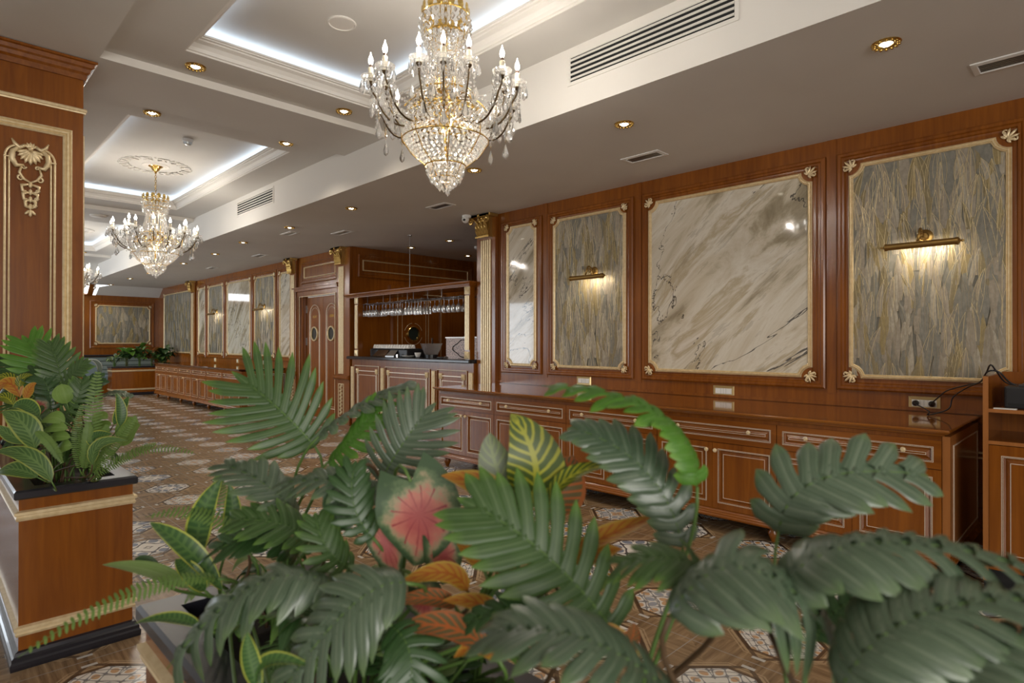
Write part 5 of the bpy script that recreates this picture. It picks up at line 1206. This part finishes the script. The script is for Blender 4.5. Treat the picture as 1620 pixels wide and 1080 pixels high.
for P_,w_ in (([(150,748,2.62),(147,665,2.6),(156,582,2.63)],15),([(126,742,2.6),(121,690,2.58),(131,636,2.6)],8),([(132,742,2.58),(138,700,2.57),(140,665,2.58)],10),([(146,748,2.6),(178,705,2.58),(218,654,2.6)],11),([(150,752,2.56),(225,712,2.54),(313,718,2.55)],9),([(150,755,2.58),(200,722,2.56),(250,700,2.57)],9),([(55,680,2.5),(78,700,2.5),(100,735,2.5)],9),([(145,750,2.6),(160,705,2.6),(170,670,2.6)],10)):
    c.px('fern',P_,w_,FERN,hint=(.9,.4),n=32)
d=Plant('snake_plant','snake plant with yellow margins in the left planter','plant',(-3.55,.45,ZS))
for P_,w_,m_ in (([(189,674,2.7),(192,650,2.7),(184,621,2.7)],8,SNK),([(180,672,2.72),(192,648,2.72),(204,627,2.72)],8,SNK),([(55,710,2.5),(38,672,2.48),(4,650,2.5)],19,SNP),([(82,762,2.48),(45,722,2.46),(-8,714,2.48)],15,SNP),([(60,755,2.48),(25,742,2.46),(-5,748,2.48)],15,SNP),([(40,738,2.5),(60,725,2.5),(70,710,2.5)],8,SNK),([(146,735,2.55),(158,703,2.53),(202,697,2.55)],10,SNP),([(146,705,2.58),(150,690,2.58),(178,687,2.58)],9,SNK),([(62,660,2.6),(40,640,2.6),(20,645,2.6)],12,SNK),([(50,700,2.5),(20,690,2.5),(-5,672,2.5)],12,SNP)):
    d.px('oval',P_,w_,m_,hint=(.85,.55),cup=.2,a=.85)
e=Plant('croton','orange and yellow croton at the left edge of the left planter','plant',(-3.85,.4,ZS))
for P_,w_,m_ in (([(32,628,2.75),(14,606,2.74),(-8,618,2.75)],12,CRO),([(28,612,2.8),(12,597,2.8),(-6,598,2.8)],9,CRY),([(30,612,2.75),(36,598,2.75),(52,593,2.75)],7,CRY),([(40,632,2.7),(48,614,2.7),(58,606,2.7)],7,CRO),([(55,630,2.75),(62,645,2.75),(68,660,2.75)],14,CAL),([(45,640,2.7),(40,655,2.7),(38,668,2.7)],10,CAL),([(20,640,2.7),(8,628,2.7),(-10,632,2.7)],9,CRY)):
    e.px('oval',P_,w_,m_,hint=(.9,.5),cup=.2)
for n_,(x,y,lb) in enumerate(((-3.5,.5,'low dark foliage at the front end of the left planter'),(-3.8,.52,'low dark foliage in the middle of the left planter'),(-4.2,.55,'low dark foliage in the left planter behind the tall plant'))):
    filler('leafy_filler_plant',lb,'plant',(x,y,ZS),13,.24,.3,[DKG,DKG,PG],.055,seed=n_+15)
# ---- far planter
for n_,(y,lb,ms,kd) in enumerate(((3.72,'spiky silver green plant at the left end of the far planter',[PALE,PGR],('oval',)),(4.0,'dark glossy plant in the far planter left of centre',[DKG,PGB],('oval',)),(4.3,'tall dark glossy plant in the middle of the far planter',[DKG,PGB,PG],('oval',)),(4.6,'red and yellow croton in the far planter',[CRY,CRR,DKG],('oval',)),(4.8,'dark plant in the far planter by the wall panel',[DKG,PG],('oval',)),(4.93,'green plant in the far corner of the far planter',[DKG,PG],('oval',)))):
    filler('far_potted_plant',lb,'plant',(-18.8,y,.72),30,.30,(.42,.6,.72,.62,.5,.66)[n_],ms,.17 if n_ else .08,kinds=kd,seed=n_+40)
# hanging greenery in the end wall niche
q=random.Random(9)
g=G()
for i in range(520):
    y=q.uniform(2.35,3.34); z=q.uniform(.35,2.6); c=Vector((-21.25+q.uniform(-.1,.18),y,z)); a=q.uniform(-.5,.5); L_=q.uniform(.10,.2)
    oval_leaf(g,[c,c+Vector((.05,L_*.4*math.sin(a),-L_*.5)),c+Vector((.05,L_*math.sin(a),-L_))],L_*.2,Vector((1,0,.3)),m=i%2)
tag(g.build('hanging_greenery',[PGB,DKG],smooth=True),'dense hanging green foliage filling the niche at the end wall','greenery',kind='stuff')
# ================================================================== BANQUETTE, CHAIR, TABLE
TEAL=mat('grey_teal_leather',(.24,.28,.25),.4); TEAL2=mat('blue_grey_leather',(.15,.21,.24),.42)
t=thing('banquette','grey teal channelled banquette with cherry side under the end wall panel','banquette',(-20.4,3.8,0))
g=G()
for k in range(4): g.box((-20.62,3.0+.0,.5+.125*k),(-20.5,5.1,.5+.125*k+.12))
part('back_cushion',g,TEAL,t,bevel=.035); g=G(); g.box((-20.6,3.02,.32),(-19.95,5.1,.5)); part('seat_cushion',g,TEAL2,t,bevel=.04)
g=G(); g.box((-20.68,2.93,0),(-19.9,3.0,.45)); g.box((-20.7,2.93,.0),(-20.4,3.0,1.02)); g.box((-20.72,3.0,0),(-20.62,5.2,1.02)); g.box((-20.6,3.0,0),(-19.95,5.1,.32)); part('frame',g,WOOD,t,bevel=.01)
g=G(); g.box((-20.72,2.9,1.02),(-20.36,5.2,1.06)); part('black_cap_rail',g,BLACK,t,bevel=.01)
def dining_chair(x,y,rz,label,cs):
    t=thing('dining_chair',label,'chair',(x,y,0)); t.rotation_euler=(0,0,rz)
    def P(name,g,m,**k): return g.build(name,m,t,**k)
    g=G(); g.box((-.23,-.23,.40),(.23,.23,.48)); P('seat',g,cs,bevel=.03)
    poly=[(-.24,.5),(.24,.5)]+[(.24*math.cos(a)**.8 if a<PI/2 else -.24*abs(math.cos(a))**.8,.72+.24*math.sin(a)) for a in [i*PI/12 for i in range(13)]]
    g=G(); g.sweep(Map((0,.22,0),(1,0,0),(0,0,1),(0,-1,0)),poly,[(0,-.01),(0,.03),(.015,.045),(.03,.045)],fill=0,fill0=0); P('backrest',g,cs)
    g=G(); g.tube([(x_,.215,z_) for x_,z_ in [(-.25,.46)]+poly[1:][::-1]+[(-.25,.5)]][1:],.016,8); P('back_frame',g,mat('pale_trim',(.45,.47,.42),.4) if 'pale_trim' not in bpy.data.materials else bpy.data.materials['pale_trim'],smooth=True)
    for sx in (-1,1):
        for sy in (-1,1):
            g=G(); g.tube([(sx*.2,sy*.2,.42),(sx*.21,sy*.22,.2),(sx*.22,sy*.24,0)],[.026,.02,.014],8); P('leg',g,WOOD)
    return t
GRN=mat('olive_leather',(.10,.12,.085),.4)
dining_chair(-19.35,3.30,-1.75,'olive green round backed chair in front of the banquette',GRN)
dining_chair(-18.6,3.0,-1.45,'round backed chair with blue seat nearer the column',TEAL2)
t=thing('dining_table','cherry dining table whose corner shows behind the left ferns','table',(-6.9,.75,0))
g=G(); g.box((-7.5,.45,.70),(-6.3,1.02,.74)); part('table_top',g,WOODH,t,bevel=.008)
g=G(); g.lathe([(.25,0),(.24,.03),(.06,.08),(.05,.4),(.08,.66),(.12,.70)],(-6.9,.75,0),16); part('pedestal',g,WOOD,t,smooth='auto')
